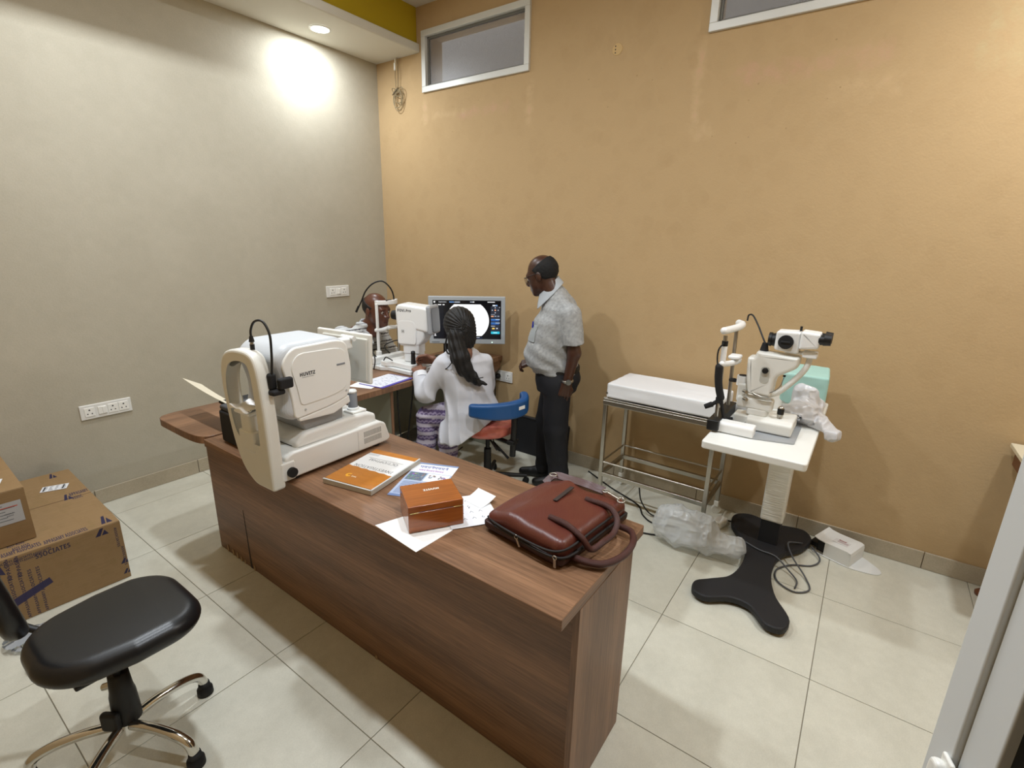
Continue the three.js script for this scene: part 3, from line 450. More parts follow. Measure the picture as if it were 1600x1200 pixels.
{
  const plain = solo('paper_sheet', 'blank white sheet under the near corner of the wooden box at the desk edge', 'paper', sheet(0.21, 0.265), mat.paper, [2.69, 0.7606, 2.232], 0.62);
  plain.geometry = ex(roundPoly([[-0.112, -0.068], [0.099, -0.09], [0.106, 0.063], [-0.02, 0.2]], 0.002), 0.0012, 0, 1).rotateX(-Math.PI / 2); plain.rotation.y = 0;
  const map = canvasTex(512, 512, (g, w, h) => { g.fillStyle = '#e9ebf0'; g.fillRect(0, 0, w, h); g.strokeStyle = '#4a4f5a'; g.lineWidth = 5; for (let r = 0; r < 4; r++) for (let c = 0; c < 4; c++) { const x = 80 + c * 100, y = 80 + r * 100; g.beginPath(); if ((r + c) % 3) { g.moveTo(x - 20, y + 10); g.lineTo(x, y - 14); g.lineTo(x + 22, y + 12); } else g.arc(x, y, 12, 0, 5); g.stroke(); } g.fillStyle = '#3b3f4a'; for (const [x, y] of [[170, 220], [270, 200], [370, 190]]) g.fillRect(x, y, 14, 14); });
  const t = thing('paper_stack', 'hand-marked papers with a lifted corner between wooden box and bag', 'paper', [2.762, 0.7625, 2.05], 0.95);
  part(t, 'sheet', planar(bx(0.16, 0.001, 0.2, 0, 0.0006, -0.005, 0), 0.16, 0.2), M(0xffffff, 0.85, 0, { map })); part(t, 'sheet', bx(0.15, 0.001, 0.19, 0.012, -0.0006, -0.012, 0), mat.paper);
  part(t, 'curled_corner', bend(0.075, 0.09, x => 3.2 * (x + 0.037) * (x + 0.037)).rotateY(0.5).translate(0.055, 0.002, -0.06), mat.paper);
}
// ---------------------------------------------------------------- brown leather bag lying on the desk end
{
  const t = thing('leather_bag', 'brown leather laptop bag with zips and carry handles lying on the desk', 'bag', [3.045, 0.761, 1.935], -0.12);
  const lb = tex(256, (u, v) => { const a = vnoise(u * 60, v * 60, 60, 60, 95) * 150 + vnoise(u * 14, v * 14, 14, 14, 96) * 90; return [a, a, a]; }, { srgb: false, rx: 6, ry: 6 });
  const leather = M(0x5a2a20, 0.36, 0, { bumpMap: lb, bumpScale: 0.0004 }), dark = M(0x331712, 0.5), zipm = M(0x1a1412, 0.7), strap = M(0x47211a, 0.42, 0, { bumpMap: lb, bumpScale: 0.0008 });
  // local x: from the bag's foot (left) to its opening (right); local z: its width
  const hump = (x, z) => 0.016 * Math.exp(-((x + 0.02) ** 2) / 0.012 - (z * z) / 0.02) + 0.0035 * Math.sin(x * 40 + z * 22) * Math.exp(-((x + 0.06) ** 2) / 0.01) - 0.016 * clamp((-x - 0.06) / 0.09, 0, 1);
  part(t, 'shell', net((x, y, z) => rbox([0, 0.046, 0], [0.155, 0.036 + hump(x, z), 0.185], 0.03)(x, y, z) + 0.0025 * (noise3(x * 26, y * 26, z * 26, 3) - 0.5), [-0.18, -0.01, -0.21], [0.18, 0.13, 0.21], 0.0065), leather);
  part(t, 'base_band', net((x, y, z) => Math.max(rbox([0, 0.026, 0], [0.160, 0.025, 0.190], 0.022)(x, y, z), y - 0.034), [-0.18, -0.01, -0.21], [0.18, 0.06, 0.21], 0.0065), dark);
  part(t, 'zip', [tube([[-0.1, 0.036, 0.190], [0.13, 0.036, 0.191], [0.158, 0.036, 0.17], [0.162, 0.036, 0.0], [0.158, 0.036, -0.17]], 0.0045, 60, 6), tube([[-0.15, 0.040, 0.17], [-0.1, 0.044, 0.188], [0.12, 0.05, 0.19], [0.15, 0.056, 0.17], [0.156, 0.06, 0], [0.15, 0.056, -0.16]], 0.004, 60, 6)], zipm);
  const pull = (x, y, z, r) => [tr(new THREE.TorusGeometry(0.006, 0.0018, 6, 14), x, y, z), tr(bx(0.008, 0.026, 0.003, 0, -0.018, 0, 0.001), x, y, z, 0, 0, r)];
  part(t, 'zip_pull', pull(-0.005, 0.042, 0.197, 0.5), mat.steel); part(t, 'zip_pull', pull(0.14, 0.04, 0.196, 0.05), mat.steel);
  part(t, 'front_pocket', net((x, y, z) => rbox([0.05, 0.082, 0.02], [0.075, 0.008, 0.115], 0.007)(x, y - 0.35 * (0.03 - hump(x, z)) * -0.6, z), [-0.05, 0.05, -0.12], [0.15, 0.12, 0.16], 0.006), leather);
  part(t, 'pocket_zip', bx(0.014, 0.004, 0.115, 0, 0.0, 0, 0.001).rotateY(0.12).translate(0.0, 0.1015, -0.03), M(0x2e2320, 0.6));
  const flat = (pts, w, th) => { const c = new THREE.CatmullRomCurve3(pts.map(p => V(...p))), s = new THREE.Shape([[-th, -w], [th, -w], [th, w], [-th, w]].map(p => new THREE.Vector2(...p))); return new THREE.ExtrudeGeometry(s, { steps: 60, bevelEnabled: false, extrudePath: c }); };
  part(t, 'carry_handle', tube([[0.045, 0.09, 0.10], [0.11, 0.094, 0.105], [0.165, 0.07, 0.10], [0.19, 0.04, 0.09], [0.2, 0.045, 0.04], [0.2, 0.05, -0.02], [0.185, 0.07, -0.06], [0.15, 0.09, -0.075], [0.06, 0.09, -0.07]], 0.0095, 80, 8), strap);
  part(t, 'carry_handle', tube([[0.12, 0.018, 0.12], [0.17, 0.02, 0.13], [0.235, 0.018, 0.10], [0.262, 0.022, 0.03], [0.255, 0.03, -0.04], [0.22, 0.03, -0.09], [0.16, 0.025, -0.1]], 0.0105, 80, 8), strap);
  const sh = part(t, 'shoulder_strap', flat([[-0.135, 0.066, -0.1], [-0.12, 0.088, -0.135], [-0.06, 0.092, -0.145], [0.02, 0.104, -0.135], [0.08, 0.096, -0.15]], 0.002, 0.014), strap);
  part(sh, 'buckle', tr(new THREE.TorusGeometry(0.013, 0.0024, 6, 18), -0.118, 0.096, -0.125, Math.PI / 2), mat.steel, 'silver ring');
  part(sh, 'buckle', [tr(new THREE.TorusGeometry(0.010, 0.0024, 6, 18), 0.088, 0.1, -0.145, Math.PI / 2), rod([0.095, 0.1, -0.142], [0.142, 0.092, -0.14], 0.0045), tr(new THREE.TorusGeometry(0.012, 0.0026, 6, 18), 0.15, 0.092, -0.14, Math.PI / 2 + 0.2)], mat.steel, 'silver snap hook');
}
// ---------------------------------------------------------------- fundus camera with its own chin rest on the side table (patient at -x)
{
  const t = thing('fundus_camera', 'white retinal camera with grey rear screen standing between patient and seated woman', 'instrument', [1.15, 0.765, 0.80], 0);
  const Wm = M(0xe4e6e6, 0.36), Wm2 = M(0xeff0ee, 0.32), grey = M(0x7e8287, 0.45);
  const base = part(t, 'base', exY([[-0.25, -0.15], [0.15, -0.15], [0.15, 0.14], [-0.09, 0.14], [-0.12, 0.17], [-0.25, 0.17]], 0.012, 0.001, 0.028, 0.004), Wm);
  part(base, 'rail_cover', [bx(0.05, 0.055, 0.3, -0.215, 0.055, 0.02, 0.01, 3)], Wm2);
  part(t, 'stage', exY([[-0.15, -0.12], [0.13, -0.12], [0.13, 0.115], [-0.06, 0.115], [-0.09, 0.15], [-0.15, 0.15]], 0.014, 0.03, 0.066, 0.006, 3), Wm2);
  part(t, 'stage_slot', exY([[-0.148, -0.118], [0.128, -0.118], [0.128, 0.112], [-0.148, 0.112]], 0.01, 0.0275, 0.0305, 0.0002, 1), mat.slot);
  const js = part(t, 'joystick', [cy(0.014, 0.017, 0.07, 0.105, 0.1, 0.07), lathe([[0, 0.16], [0.014, 0.155], [0.016, 0.14], [0.012, 0.13], [0, 0.13]], 20).translate(0.105, 0, 0.07)], mat.black);
  const turnHead = g => g.rotateY(0.36).translate(0.035, 0.006, -0.01);      // the head is swung towards the patient
  part(t, 'column', [exY([[-0.052, -0.045], [0.06, -0.045], [0.06, 0.06], [-0.052, 0.06]], 0.012, 0.064, 0.125, 0.004), exY([[-0.056, -0.05], [0.064, -0.05], [0.064, 0.065], [-0.056, 0.065]], 0.014, 0.122, 0.19, 0.006)].map(turnHead), Wm);
  const low = part(t, 'head_lower', turnHead(ex(roundPoly([[-0.085, 0.175], [0.06, 0.175], [0.105, 0.22], [0.112, 0.30], [0.09, 0.38], [-0.092, 0.36]], [0.02, 0.02, 0.03, 0.05, 0.03, 0.03]), 0.135, 0.016, 4)), Wm);
  part(low, 'side_cover', turnHead(ex(roundPoly([[-0.088, 0.19], [0.05, 0.19], [0.055, 0.33], [0.03, 0.358], [-0.07, 0.358], [-0.088, 0.33]], [0.015, 0.02, 0.03, 0.03, 0.03, 0.03]), 0.02, 0.006, 3).translate(0, 0, 0.066)), Wm2);
  const up = part(t, 'head_upper', turnHead(ex(roundPoly([[-0.098, 0.315], [0.138, 0.275], [0.148, 0.44], [0.115, 0.452], [-0.075, 0.468], [-0.105, 0.44]], [0.02, 0.02, 0.03, 0.03, 0.03, 0.03]), 0.15, 0.02, 4)), Wm2);
  part(up, 'lettering', turnHead(text('FOVi.Pro', 0.018).translate(-0.03, 0.424, 0.0752)), M(0x3a3236, 0.6));
  part(up, 'emblem', turnHead(text('H', 0.022).translate(-0.045, 0.28, 0.0768)), M(0x8f9193, 0.5));
  part(up, 'rear_bezel', turnHead(net(rbox([0, 0, 0], [0.018, 0.1, 0.078], 0.017), [-0.03, -0.12, -0.1], [0.03, 0.12, 0.1], 0.0055).rotateZ(0.06).translate(0.148, 0.362, 0)), M(0xa2a5a9, 0.4));
  part(up, 'rear_display', turnHead(ex(roundPoly([[-0.064, -0.084], [0.064, -0.084], [0.064, 0.084], [-0.064, 0.084]], 0.03), 0.006, 0.002, 2).rotateY(Math.PI / 2).rotateZ(0.06).translate(0.1675, 0.362, 0)), M(0x5c5f63, 0.35));
  part(up, 'lens_barrel', [cy(0.045, 0.045, 0.02, 0, 0, 0, 28).rotateZ(Math.PI / 2).translate(-0.105, 0.378, 0), cy(0.03, 0.038, 0.05, 0, 0, 0, 28).rotateZ(Math.PI / 2).translate(-0.135, 0.378, 0)].map(turnHead), mat.black, 'black lens barrel');
  // chin rest: near white post, far steel post, forehead band, chin bar
  const cr = part(t, 'chin_rest', [bx(0.04, 0.05, 0.3, -0.262, 0.03, -0.03, 0.008)], Wm);
  part(cr, 'near_post', [bx(0.018, 0.41, 0.02, -0.268, 0.245, 0.058, 0.006), bx(0.03, 0.06, 0.034, -0.268, 0.075, 0.058, 0.006)], Wm2); part(cr, 'far_post', rod([-0.268, 0.02, -0.135], [-0.268, 0.43, -0.135], 0.009), mat.steel, 'steel post');
  part(cr, 'forehead_band', net((x, y, z) => { const r = 0.12, a = Math.hypot(x + 0.085, z) - r; return Math.max(Math.hypot(Math.max(Math.abs(a) - 0.006, 0), Math.max(Math.abs(y) - 0.012, 0)) - 0.004, -x - 0.02, Math.abs(z) - 0.1); }, [-0.03, -0.03, -0.11], [0.06, 0.03, 0.11], 0.0055).translate(-0.262, 0.455, -0.037), Wm2);
  part(cr, 'band_clip', bx(0.012, 0.01, 0.05, -0.229, 0.47, -0.02, 0.003), mat.black);
  part(cr, 'chin_bar', [tubeC([[-0.27, 0.258, 0.07], [-0.262, 0.258, 0.02], [-0.245, 0.272, -0.04], [-0.25, 0.266, -0.09], [-0.268, 0.266, -0.14]], 0.014, 40, 10), bx(0.05, 0.018, 0.06, -0.255, 0.266, -0.045, 0.008)], Wm2);
  const gl = part(t, 'fixation_lamp', tube([[-0.26, 0.455, -0.10], [-0.262, 0.50, -0.098], [-0.275, 0.556, -0.08], [-0.315, 0.60, -0.045], [-0.36, 0.585, 0.0], [-0.40, 0.53, 0.04], [-0.425, 0.455, 0.065], [-0.445, 0.40, 0.085]], 0.0055, 70, 8), mat.black, 'black gooseneck lamp');
  part(gl, 'lamp_tip', rod([-0.44, 0.42, 0.08], [-0.456, 0.375, 0.094], 0.007, 0.0085), mat.black);
  part(t, 'lead', [tube([[-0.2, 0.06, 0.12], [-0.2, 0.12, 0.17], [-0.17, 0.13, 0.19], [-0.14, 0.08, 0.2], [-0.14, 0.012, 0.215]], 0.0042), tube([[-0.235, 0.05, -0.05], [-0.2, 0.15, 0.06], [-0.14, 0.19, 0.02], [-0.09, 0.2, 0.0]], 0.004), tube([[-0.12, 0.07, 0.14], [-0.08, 0.1, 0.15], [-0.05, 0.075, 0.12]], 0.004)], mat.cable);
}
// ---------------------------------------------------------------- monitor beside the wall
{
  const t = thing('monitor', 'grey framed monitor showing a white round image against the tan wall', 'monitor', [1.235, 0.765, 0.3], 0.615);
  part(t, 'stand_base', exY([[-0.25, -0.09], [-0.04, -0.09], [-0.04, 0.07], [-0.25, 0.07]], 0.05, 0.001, 0.014, 0.004), mat.black);
  part(t, 'stand_post', bx(0.05, 0.25, 0.03, -0.15, 0.125, -0.045, 0.006), mat.black);
  const hd = part(t, 'housing', bx(0.59, 0.366, 0.036, 0.02, 0.307, 0, 0.006, 3), M(0xaeb4b8, 0.4)); hd.rotation.set(0, 0, 0.01);
  part(hd, 'rear_cover', bx(0.4, 0.25, 0.03, 0, 0.30, -0.03, 0.014, 3), M(0x8e9396, 0.5));
  const map = canvasTex(1024, 614, (g, w, h) => {
    g.fillStyle = '#07080c'; g.fillRect(0, 0, w, h); g.fillStyle = '#10131a'; g.fillRect(0, 60, 160, h - 60);
    g.save(); g.beginPath(); g.rect(190, 62, 660, 500); g.clip(); g.fillStyle = '#ffffff'; g.beginPath(); g.arc(520, 318, 322, 0, 7); g.fill(); g.restore();
    g.fillStyle = '#dfe3ea'; g.font = 'bold 20px sans-serif'; g.fillText('Registration', 90, 34); g.fillText('Capture', 250, 34); g.fillStyle = '#6fa4e8'; g.fillRect(250, 22, 70, 12); g.fillStyle = '#c9d2e2'; g.fillRect(330, 22, 80, 12); g.fillRect(560, 20, 40, 10); g.fillStyle = '#f0f0f0'; g.fillRect(600, 18, 24, 14); g.fillRect(820, 18, 110, 12);
    g.beginPath(); g.arc(28, 28, 14, 0, 7); g.fill(); g.fillRect(80, 64, 50, 14); g.fillRect(150, 64, 30, 14); g.beginPath(); g.arc(26, 540, 10, 0, 7); g.fill(); g.fillRect(12, 556, 30, 12);
    g.fillStyle = '#2a2f3a'; g.fillRect(868, 90, 140, 440); g.fillStyle = '#dfe6f2'; g.fillRect(896, 66, 44, 20); g.fillStyle = '#8db4e6'; g.fillRect(944, 66, 24, 20);
    g.fillStyle = '#f2a57c'; g.beginPath(); g.arc(936, 150, 12, 0, 7); g.fill(); g.fillStyle = '#cfd5de'; for (const [x, y] of [[892, 150], [980, 150], [936, 112], [936, 190]]) { g.beginPath(); g.arc(x, y, 8, 0, 7); g.fill(); } g.fillRect(996, 100, 10, 10);
    g.fillStyle = '#e9a57f'; g.fillRect(872, 238, 40, 18); g.fillStyle = '#9aa2ae'; g.fillRect(924, 238, 30, 14); g.fillRect(968, 238, 30, 14); g.fillRect(872, 214, 60, 8);
    for (const y of [290, 345]) { g.fillStyle = '#3e86d8'; g.fillRect(872, y, 70, 12); g.fillStyle = '#a9c8ec'; g.fillRect(940, y, 64, 12); g.fillStyle = '#2258a8'; g.fillRect(872, y + 18, 120, 14); }
    g.fillStyle = '#e6c15e'; g.fillRect(890, 428, 38, 24); g.fillStyle = '#c7ccd6'; g.fillRect(950, 430, 24, 18); g.fillRect(872, 398, 60, 8);
    g.fillStyle = '#27b6cf'; g.fillRect(872, 488, 130, 40); g.fillStyle = '#dff6fa'; g.fillRect(906, 504, 60, 8); g.fillStyle = '#dfe3ea'; g.fillRect(500, 584, 200, 14); g.fillStyle = '#1a2c54'; g.fillRect(620, 590, 120, 10);
  });
  part(hd, 'display', (() => { const g = new THREE.PlaneGeometry(0.524, 0.298); return g.translate(0.021, 0.312, 0.0186); })(), M(0x050506, 0.2, 0, { emissive: 0xffffff, emissiveMap: map, emissiveIntensity: 1.15 }));
  part(hd, 'power_light', cy(0.0035, 0.0035, 0.002, 0, 0, 0, 12).rotateX(Math.PI / 2).translate(0.213, 0.139, 0.0186), M(0xffffff, 0.4, 0, { emissive: 0xc8ffe0, emissiveIntensity: 2 }));
  part(hd, 'maker_mark', bx(0.06, 0.004, 0.0006, -0.225, 0.137, 0.0184, 0), mat.slot);
  const l = new THREE.RectAreaLight(0xffffff, 0.55, 0.4, 0.27); l.position.set(0.03, 0.312, 0.024); l.rotation.y = Math.PI; l.name = 'monitor_glow'; t.add(l);
}
// ---------------------------------------------------------------- papers and folder on the side table edge
{
  const t = thing('purple_folder', 'purple folder with printed sheets at the side table edge', 'folder', [1.275, 0.7655, 1.13], 0.12);
  part(t, 'cover', bx(0.2, 0.004, 0.29, 0, 0.002, 0, 0.001, 1), M(0x5a4fb0, 0.45), 'purple cover');
  const map = canvasTex(256, 384, (g, w, h) => { g.fillStyle = '#e4e6ee'; g.fillRect(0, 0, w, h); g.strokeStyle = '#9aa3b8'; g.lineWidth = 2; for (let i = 0; i < 16; i++) { g.beginPath(); g.moveTo(14, 20 + i * 22); g.lineTo(240, 20 + i * 22); g.stroke(); } for (const x of [60, 130, 190]) { g.beginPath(); g.moveTo(x, 20); g.lineTo(x, 350); g.stroke(); } g.fillStyle = '#6b7488'; for (let i = 0; i < 40; i++) g.fillRect(20 + rnd() * 200, 26 + ((rnd() * 15) | 0) * 22, 8 + rnd() * 24, 5); });
  part(t, 'sheet', planar(bx(0.185, 0.0012, 0.275, -0.012, 0.0048, 0.004, 0), 0.2, 0.29), M(0xffffff, 0.85, 0, { map }));
  solo('paper_sheet', 'blank white sheet sticking out from under the purple folder', 'paper', bx(0.16, 0.0008, 0.21, 0, 0.0004, 0, 0), mat.paper, [1.225, 0.7643, 1.235], 0.35);
}
// ---------------------------------------------------------------- cables under the side table
{
  const c = (label, pts, r = 0.0045) => solo('power_cable', label, 'cable', tube(pts, r, 70, 7), mat.cable);
  c('black cable dropping from the side table edge beside the support board', [[1.35, 0.765, 1.0], [1.395, 0.755, 1.01], [1.398, 0.68, 1.02], [1.385, 0.5, 1.04], [1.375, 0.3, 1.06], [1.36, 0.1, 1.0], [1.34, 0.006, 0.85], [1.2, 0.006, 0.3]]);
  c('black cable hanging behind the support board of the side table', [[1.362, 0.72, 1.12], [1.37, 0.6, 1.125], [1.375, 0.45, 1.12], [1.37, 0.3, 1.1], [1.35, 0.15, 1.08], [1.32, 0.02, 1.05], [1.25, 0.006, 0.98]]);
  c('black cable looped on the floor under the side table', [[1.28, 0.006, 1.06], [1.32, 0.08, 1.05], [1.36, 0.14, 1.0], [1.39, 0.13, 0.93], [1.39, 0.05, 0.88], [1.36, 0.006, 0.82], [1.25, 0.006, 0.6]], 0.005);
  const b = thing('floor_box', 'grey plastic covered box on the floor under the side table', 'box', [1.2, 0.0005, 0.72], 0.1);
  part(b, 'carton', net((x, y, z) => rbox([0, 0.13, 0], [0.16, 0.13, 0.2], 0.03)(x, y, z) + 0.018 * (noise3(x * 14, y * 14, z * 14, 9) - 0.5), [-0.2, -0.02, -0.24], [0.2, 0.3, 0.24], 0.013), M(0x8d8f90, 0.4));
}
{ // dark board leaning on the back wall
  const t = thing('black_board', 'flat black panel leaning against the tan wall behind the standing man', 'panel', [1.80, 0.001, 0.06], 0);
  const p = part(t, 'panel', bx(0.5, 0.30, 0.03, 0, 0.15, 0, 0.008, 3), mat.blackMatt); p.rotation.x = -0.12; const q = part(t, 'top_edge', bx(0.49, 0.02, 0.04, 0, 0.297, 0.0, 0.008, 3), M(0x2b2b2e, 0.35)); q.rotation.x = -0.12;
}
// ---------------------------------------------------------------- stool with blue arm-back
{
  const t = thing('operator_stool', 'stool with salmon plastic-wrapped seat and blue curved arm-back', 'stool', [1.79, 0, 0.71], 0);
  const seatN = (x, y, z) => Math.hypot(Math.max(Math.hypot(x, z) - 0.165, 0), Math.max(Math.abs(y - 0.465) - 0.012, 0)) - 0.03 + 0.012 * (noise3(x * 16, y * 20, z * 16, 4) - 0.5) * (y < 0.48 ? 1.6 : 0.5);
  part(t, 'seat', net(seatN, [-0.22, 0.41, -0.22], [0.22, 0.52, 0.22], 0.0085, (x, y, z) => { const n = noise3(x * 40, y * 40, z * 40, 6); return [0.72 + n * 0.14, 0.36 + n * 0.14, 0.31 + n * 0.12]; }), M(0xffffff, 0.28, 0, { vertexColors: true, clearcoat: 0.4 }));
  part(t, 'seat_plate', cy(0.13, 0.1, 0.03, 0, 0.408, 0), mat.black);
  part(t, 'gas_column', [cy(0.014, 0.014, 0.34, 0, 0.25, 0), cy(0.025, 0.027, 0.2, 0, 0.19, 0)], mat.black);
  for (let i = 0; i < 5; i++) {
    const a = 0.47 + i * Math.PI * 2 / 5, c = Math.cos(a), s = Math.sin(a);
    const l = part(t, 'leg', rod([c * 0.02, 0.095, s * 0.02], [c * 0.28, 0.066, s * 0.28], 0.02, 0.013), mat.black);
    part(l, 'caster', [cy(0.026, 0.026, 0.018, 0, 0, 0, 18).rotateX(Math.PI / 2).rotateY(-a + 0.6).translate(c * 0.275, 0.027, s * 0.275), cy(0.008, 0.008, 0.03, c * 0.275, 0.055, s * 0.275)], mat.rubber);
  }
  part(t, 'hub', cy(0.035, 0.04, 0.06, 0, 0.09, 0), mat.black);
  part(t, 'arm_bracket', [rod([0.02, 0.39, 0], [0.225, 0.385, 0.02], 0.014), rod([0.225, 0.30, 0.02], [0.235, 0.585, 0.02], 0.02), bx(0.05, 0.03, 0.07, 0.225, 0.4, 0.02, 0.006), rod([0.06, 0.36, 0.02], [0.2, 0.28, 0.03], 0.008)], mat.black);
  part(t, 'lever', rod([0.05, 0.395, 0.05], [0.2, 0.385, 0.16], 0.006), mat.black);
  // curved back: swept around the seat, tall in the middle, thin at its free end, hooked at the other
  const arc = (x, y, z) => { const a = Math.atan2(z, x), c = 0.42, u = clamp(a, -0.55, 1.25), R = 0.272 - 0.03 * Math.max(0, -u - 0.1) / 0.4, w = Math.cos(clamp((u - 0.25) / 1.3, -1, 1) * 1.3);
    const h = 0.026 + 0.03 * w, yc = 0.655 - 0.012 * w + 0.02 * Math.max(0, -u), rr = Math.hypot(x, z), px = R * Math.cos(u), pz = R * Math.sin(u); const lat = a === u ? Math.abs(rr - R) : Math.hypot(x - px, z - pz);
    return Math.hypot(Math.max(lat - 0.010, 0), Math.max(Math.abs(y - yc) - h + 0.018, 0)) - 0.018; };
  const arm = part(t, 'arm_back', net(arc, [-0.1, 0.55, -0.25], [0.33, 0.74, 0.32], 0.0065), M(0x1d4f86, 0.42), 'blue upholstered arm-back');
  part(arm, 'maker_tag', bx(0.055, 0.022, 0.002, 0, 0, 0, 0.0005).rotateY(Math.PI / 2 - 0.12).translate(0.300, 0.655, 0.035), mat.paper, 'white printed tag');
}
// ---------------------------------------------------------------- black swivel chair in the foreground
{
  const t = thing('swivel_chair', 'black swivel chair with chrome five-star base in the foreground', 'chair', [2.005, 0, 2.87], 0.0);
  const skin = M(0x141416, 0.34, 0, { bumpMap: tex(256, (u, v) => { const a = vnoise(u * 90, v * 90, 90, 90, 21) * 255; return [a, a, a]; }, { srgb: false, rx: 8, ry: 8 }), bumpScale: 0.0001 });
  const seatShape = (x, y, z) => { const w = 0.195 - 0.05 * clamp(z / 0.2, 0, 1) * 0.8, q = Math.hypot(Math.max(Math.abs(x) - w + 0.12, 0), Math.max(Math.abs(z) - 0.21 + 0.12, 0)) - 0.12 + Math.min(0, Math.max(Math.abs(x) - w + 0.12, Math.abs(z) - 0.21 + 0.12)), top = 0.5 + 0.008 * Math.cos(x * 9) - 0.012 * clamp((-z - 0.1) / 0.1, 0, 1); return smax(q, Math.max(y - top, 0.425 - y), 0.045); };
  part(t, 'seat', net(seatShape, [-0.22, 0.40, -0.24], [0.22, 0.53, 0.24], 0.008), skin); part(t, 'seat_pan', bx(0.26, 0.016, 0.28, 0, 0.415, 0, 0.006), mat.black);
  part(t, 'backrest', net((x, y, z) => { const q = Math.hypot(Math.max(Math.abs(x + 0.125) - 0.21 + 0.13, 0), Math.max(Math.abs(y - 0.725) - 0.165 + 0.13, 0)) - 0.13 + Math.min(0, Math.max(Math.abs(x + 0.125) - 0.08, Math.abs(y - 0.725) - 0.035)); return smax(q, Math.abs(z - 0.225 - (y - 0.725) * 0.15) - 0.028, 0.03); }, [-0.37, 0.54, 0.14], [0.12, 0.92, 0.31], 0.009), skin);
  part(t, 'back_bar', tube([[-0.12, 0.415, 0.04], [-0.2, 0.43, 0.13], [-0.26, 0.5, 0.2], [-0.26, 0.6, 0.235], [-0.24, 0.68, 0.235]], 0.011), mat.black);
  part(t, 'gas_column', [cy(0.014, 0.014, 0.2, 0, 0.33, 0.02), lathe([[0.0, 0.30], [0.028, 0.30], [0.032, 0.24], [0.036, 0.22], [0.04, 0.12], [0.0, 0.12]], 24).translate(0, 0, 0.02)], mat.black);
  part(t, 'tilt_box', [bx(0.11, 0.045, 0.16, 0, 0.40, 0.02, 0.01)], mat.black);
  part(t, 'lever', [rod([-0.03, 0.245, 0.03], [-0.06, 0.23, 0.05], 0.012)], mat.chrome);
  part(t, 'side_cover', net(rbox([0, 0, 0], [0.03, 0.034, 0.012], 0.01), [-0.04, -0.045, -0.02], [0.04, 0.045, 0.02], 0.005).rotateY(0.6).translate(0.012, 0.15, 0.065), mat.black);
  for (let i = 0; i < 5; i++) {
    const a = -1.70 + i * Math.PI * 2 / 5, c = Math.cos(a), s = Math.sin(a), p = (r, y) => [0.01 + c * r, y, 0.035 + s * r];
    const l = part(t, 'leg', tube([p(0.03, 0.115), p(0.1, 0.12), p(0.19, 0.108), p(0.235, 0.085), p(0.25, 0.05)], 0.0155, 40, 12), mat.chrome);
    part(l, 'glide', lathe([[0, 0.052], [0.018, 0.05], [0.02, 0.036], [0.017, 0.03], [0.026, 0.024], [0.027, 0.001], [0, 0.001]], 22).translate(0.01 + c * 0.25, 0, 0.035 + s * 0.25), mat.rubber);
  }
}
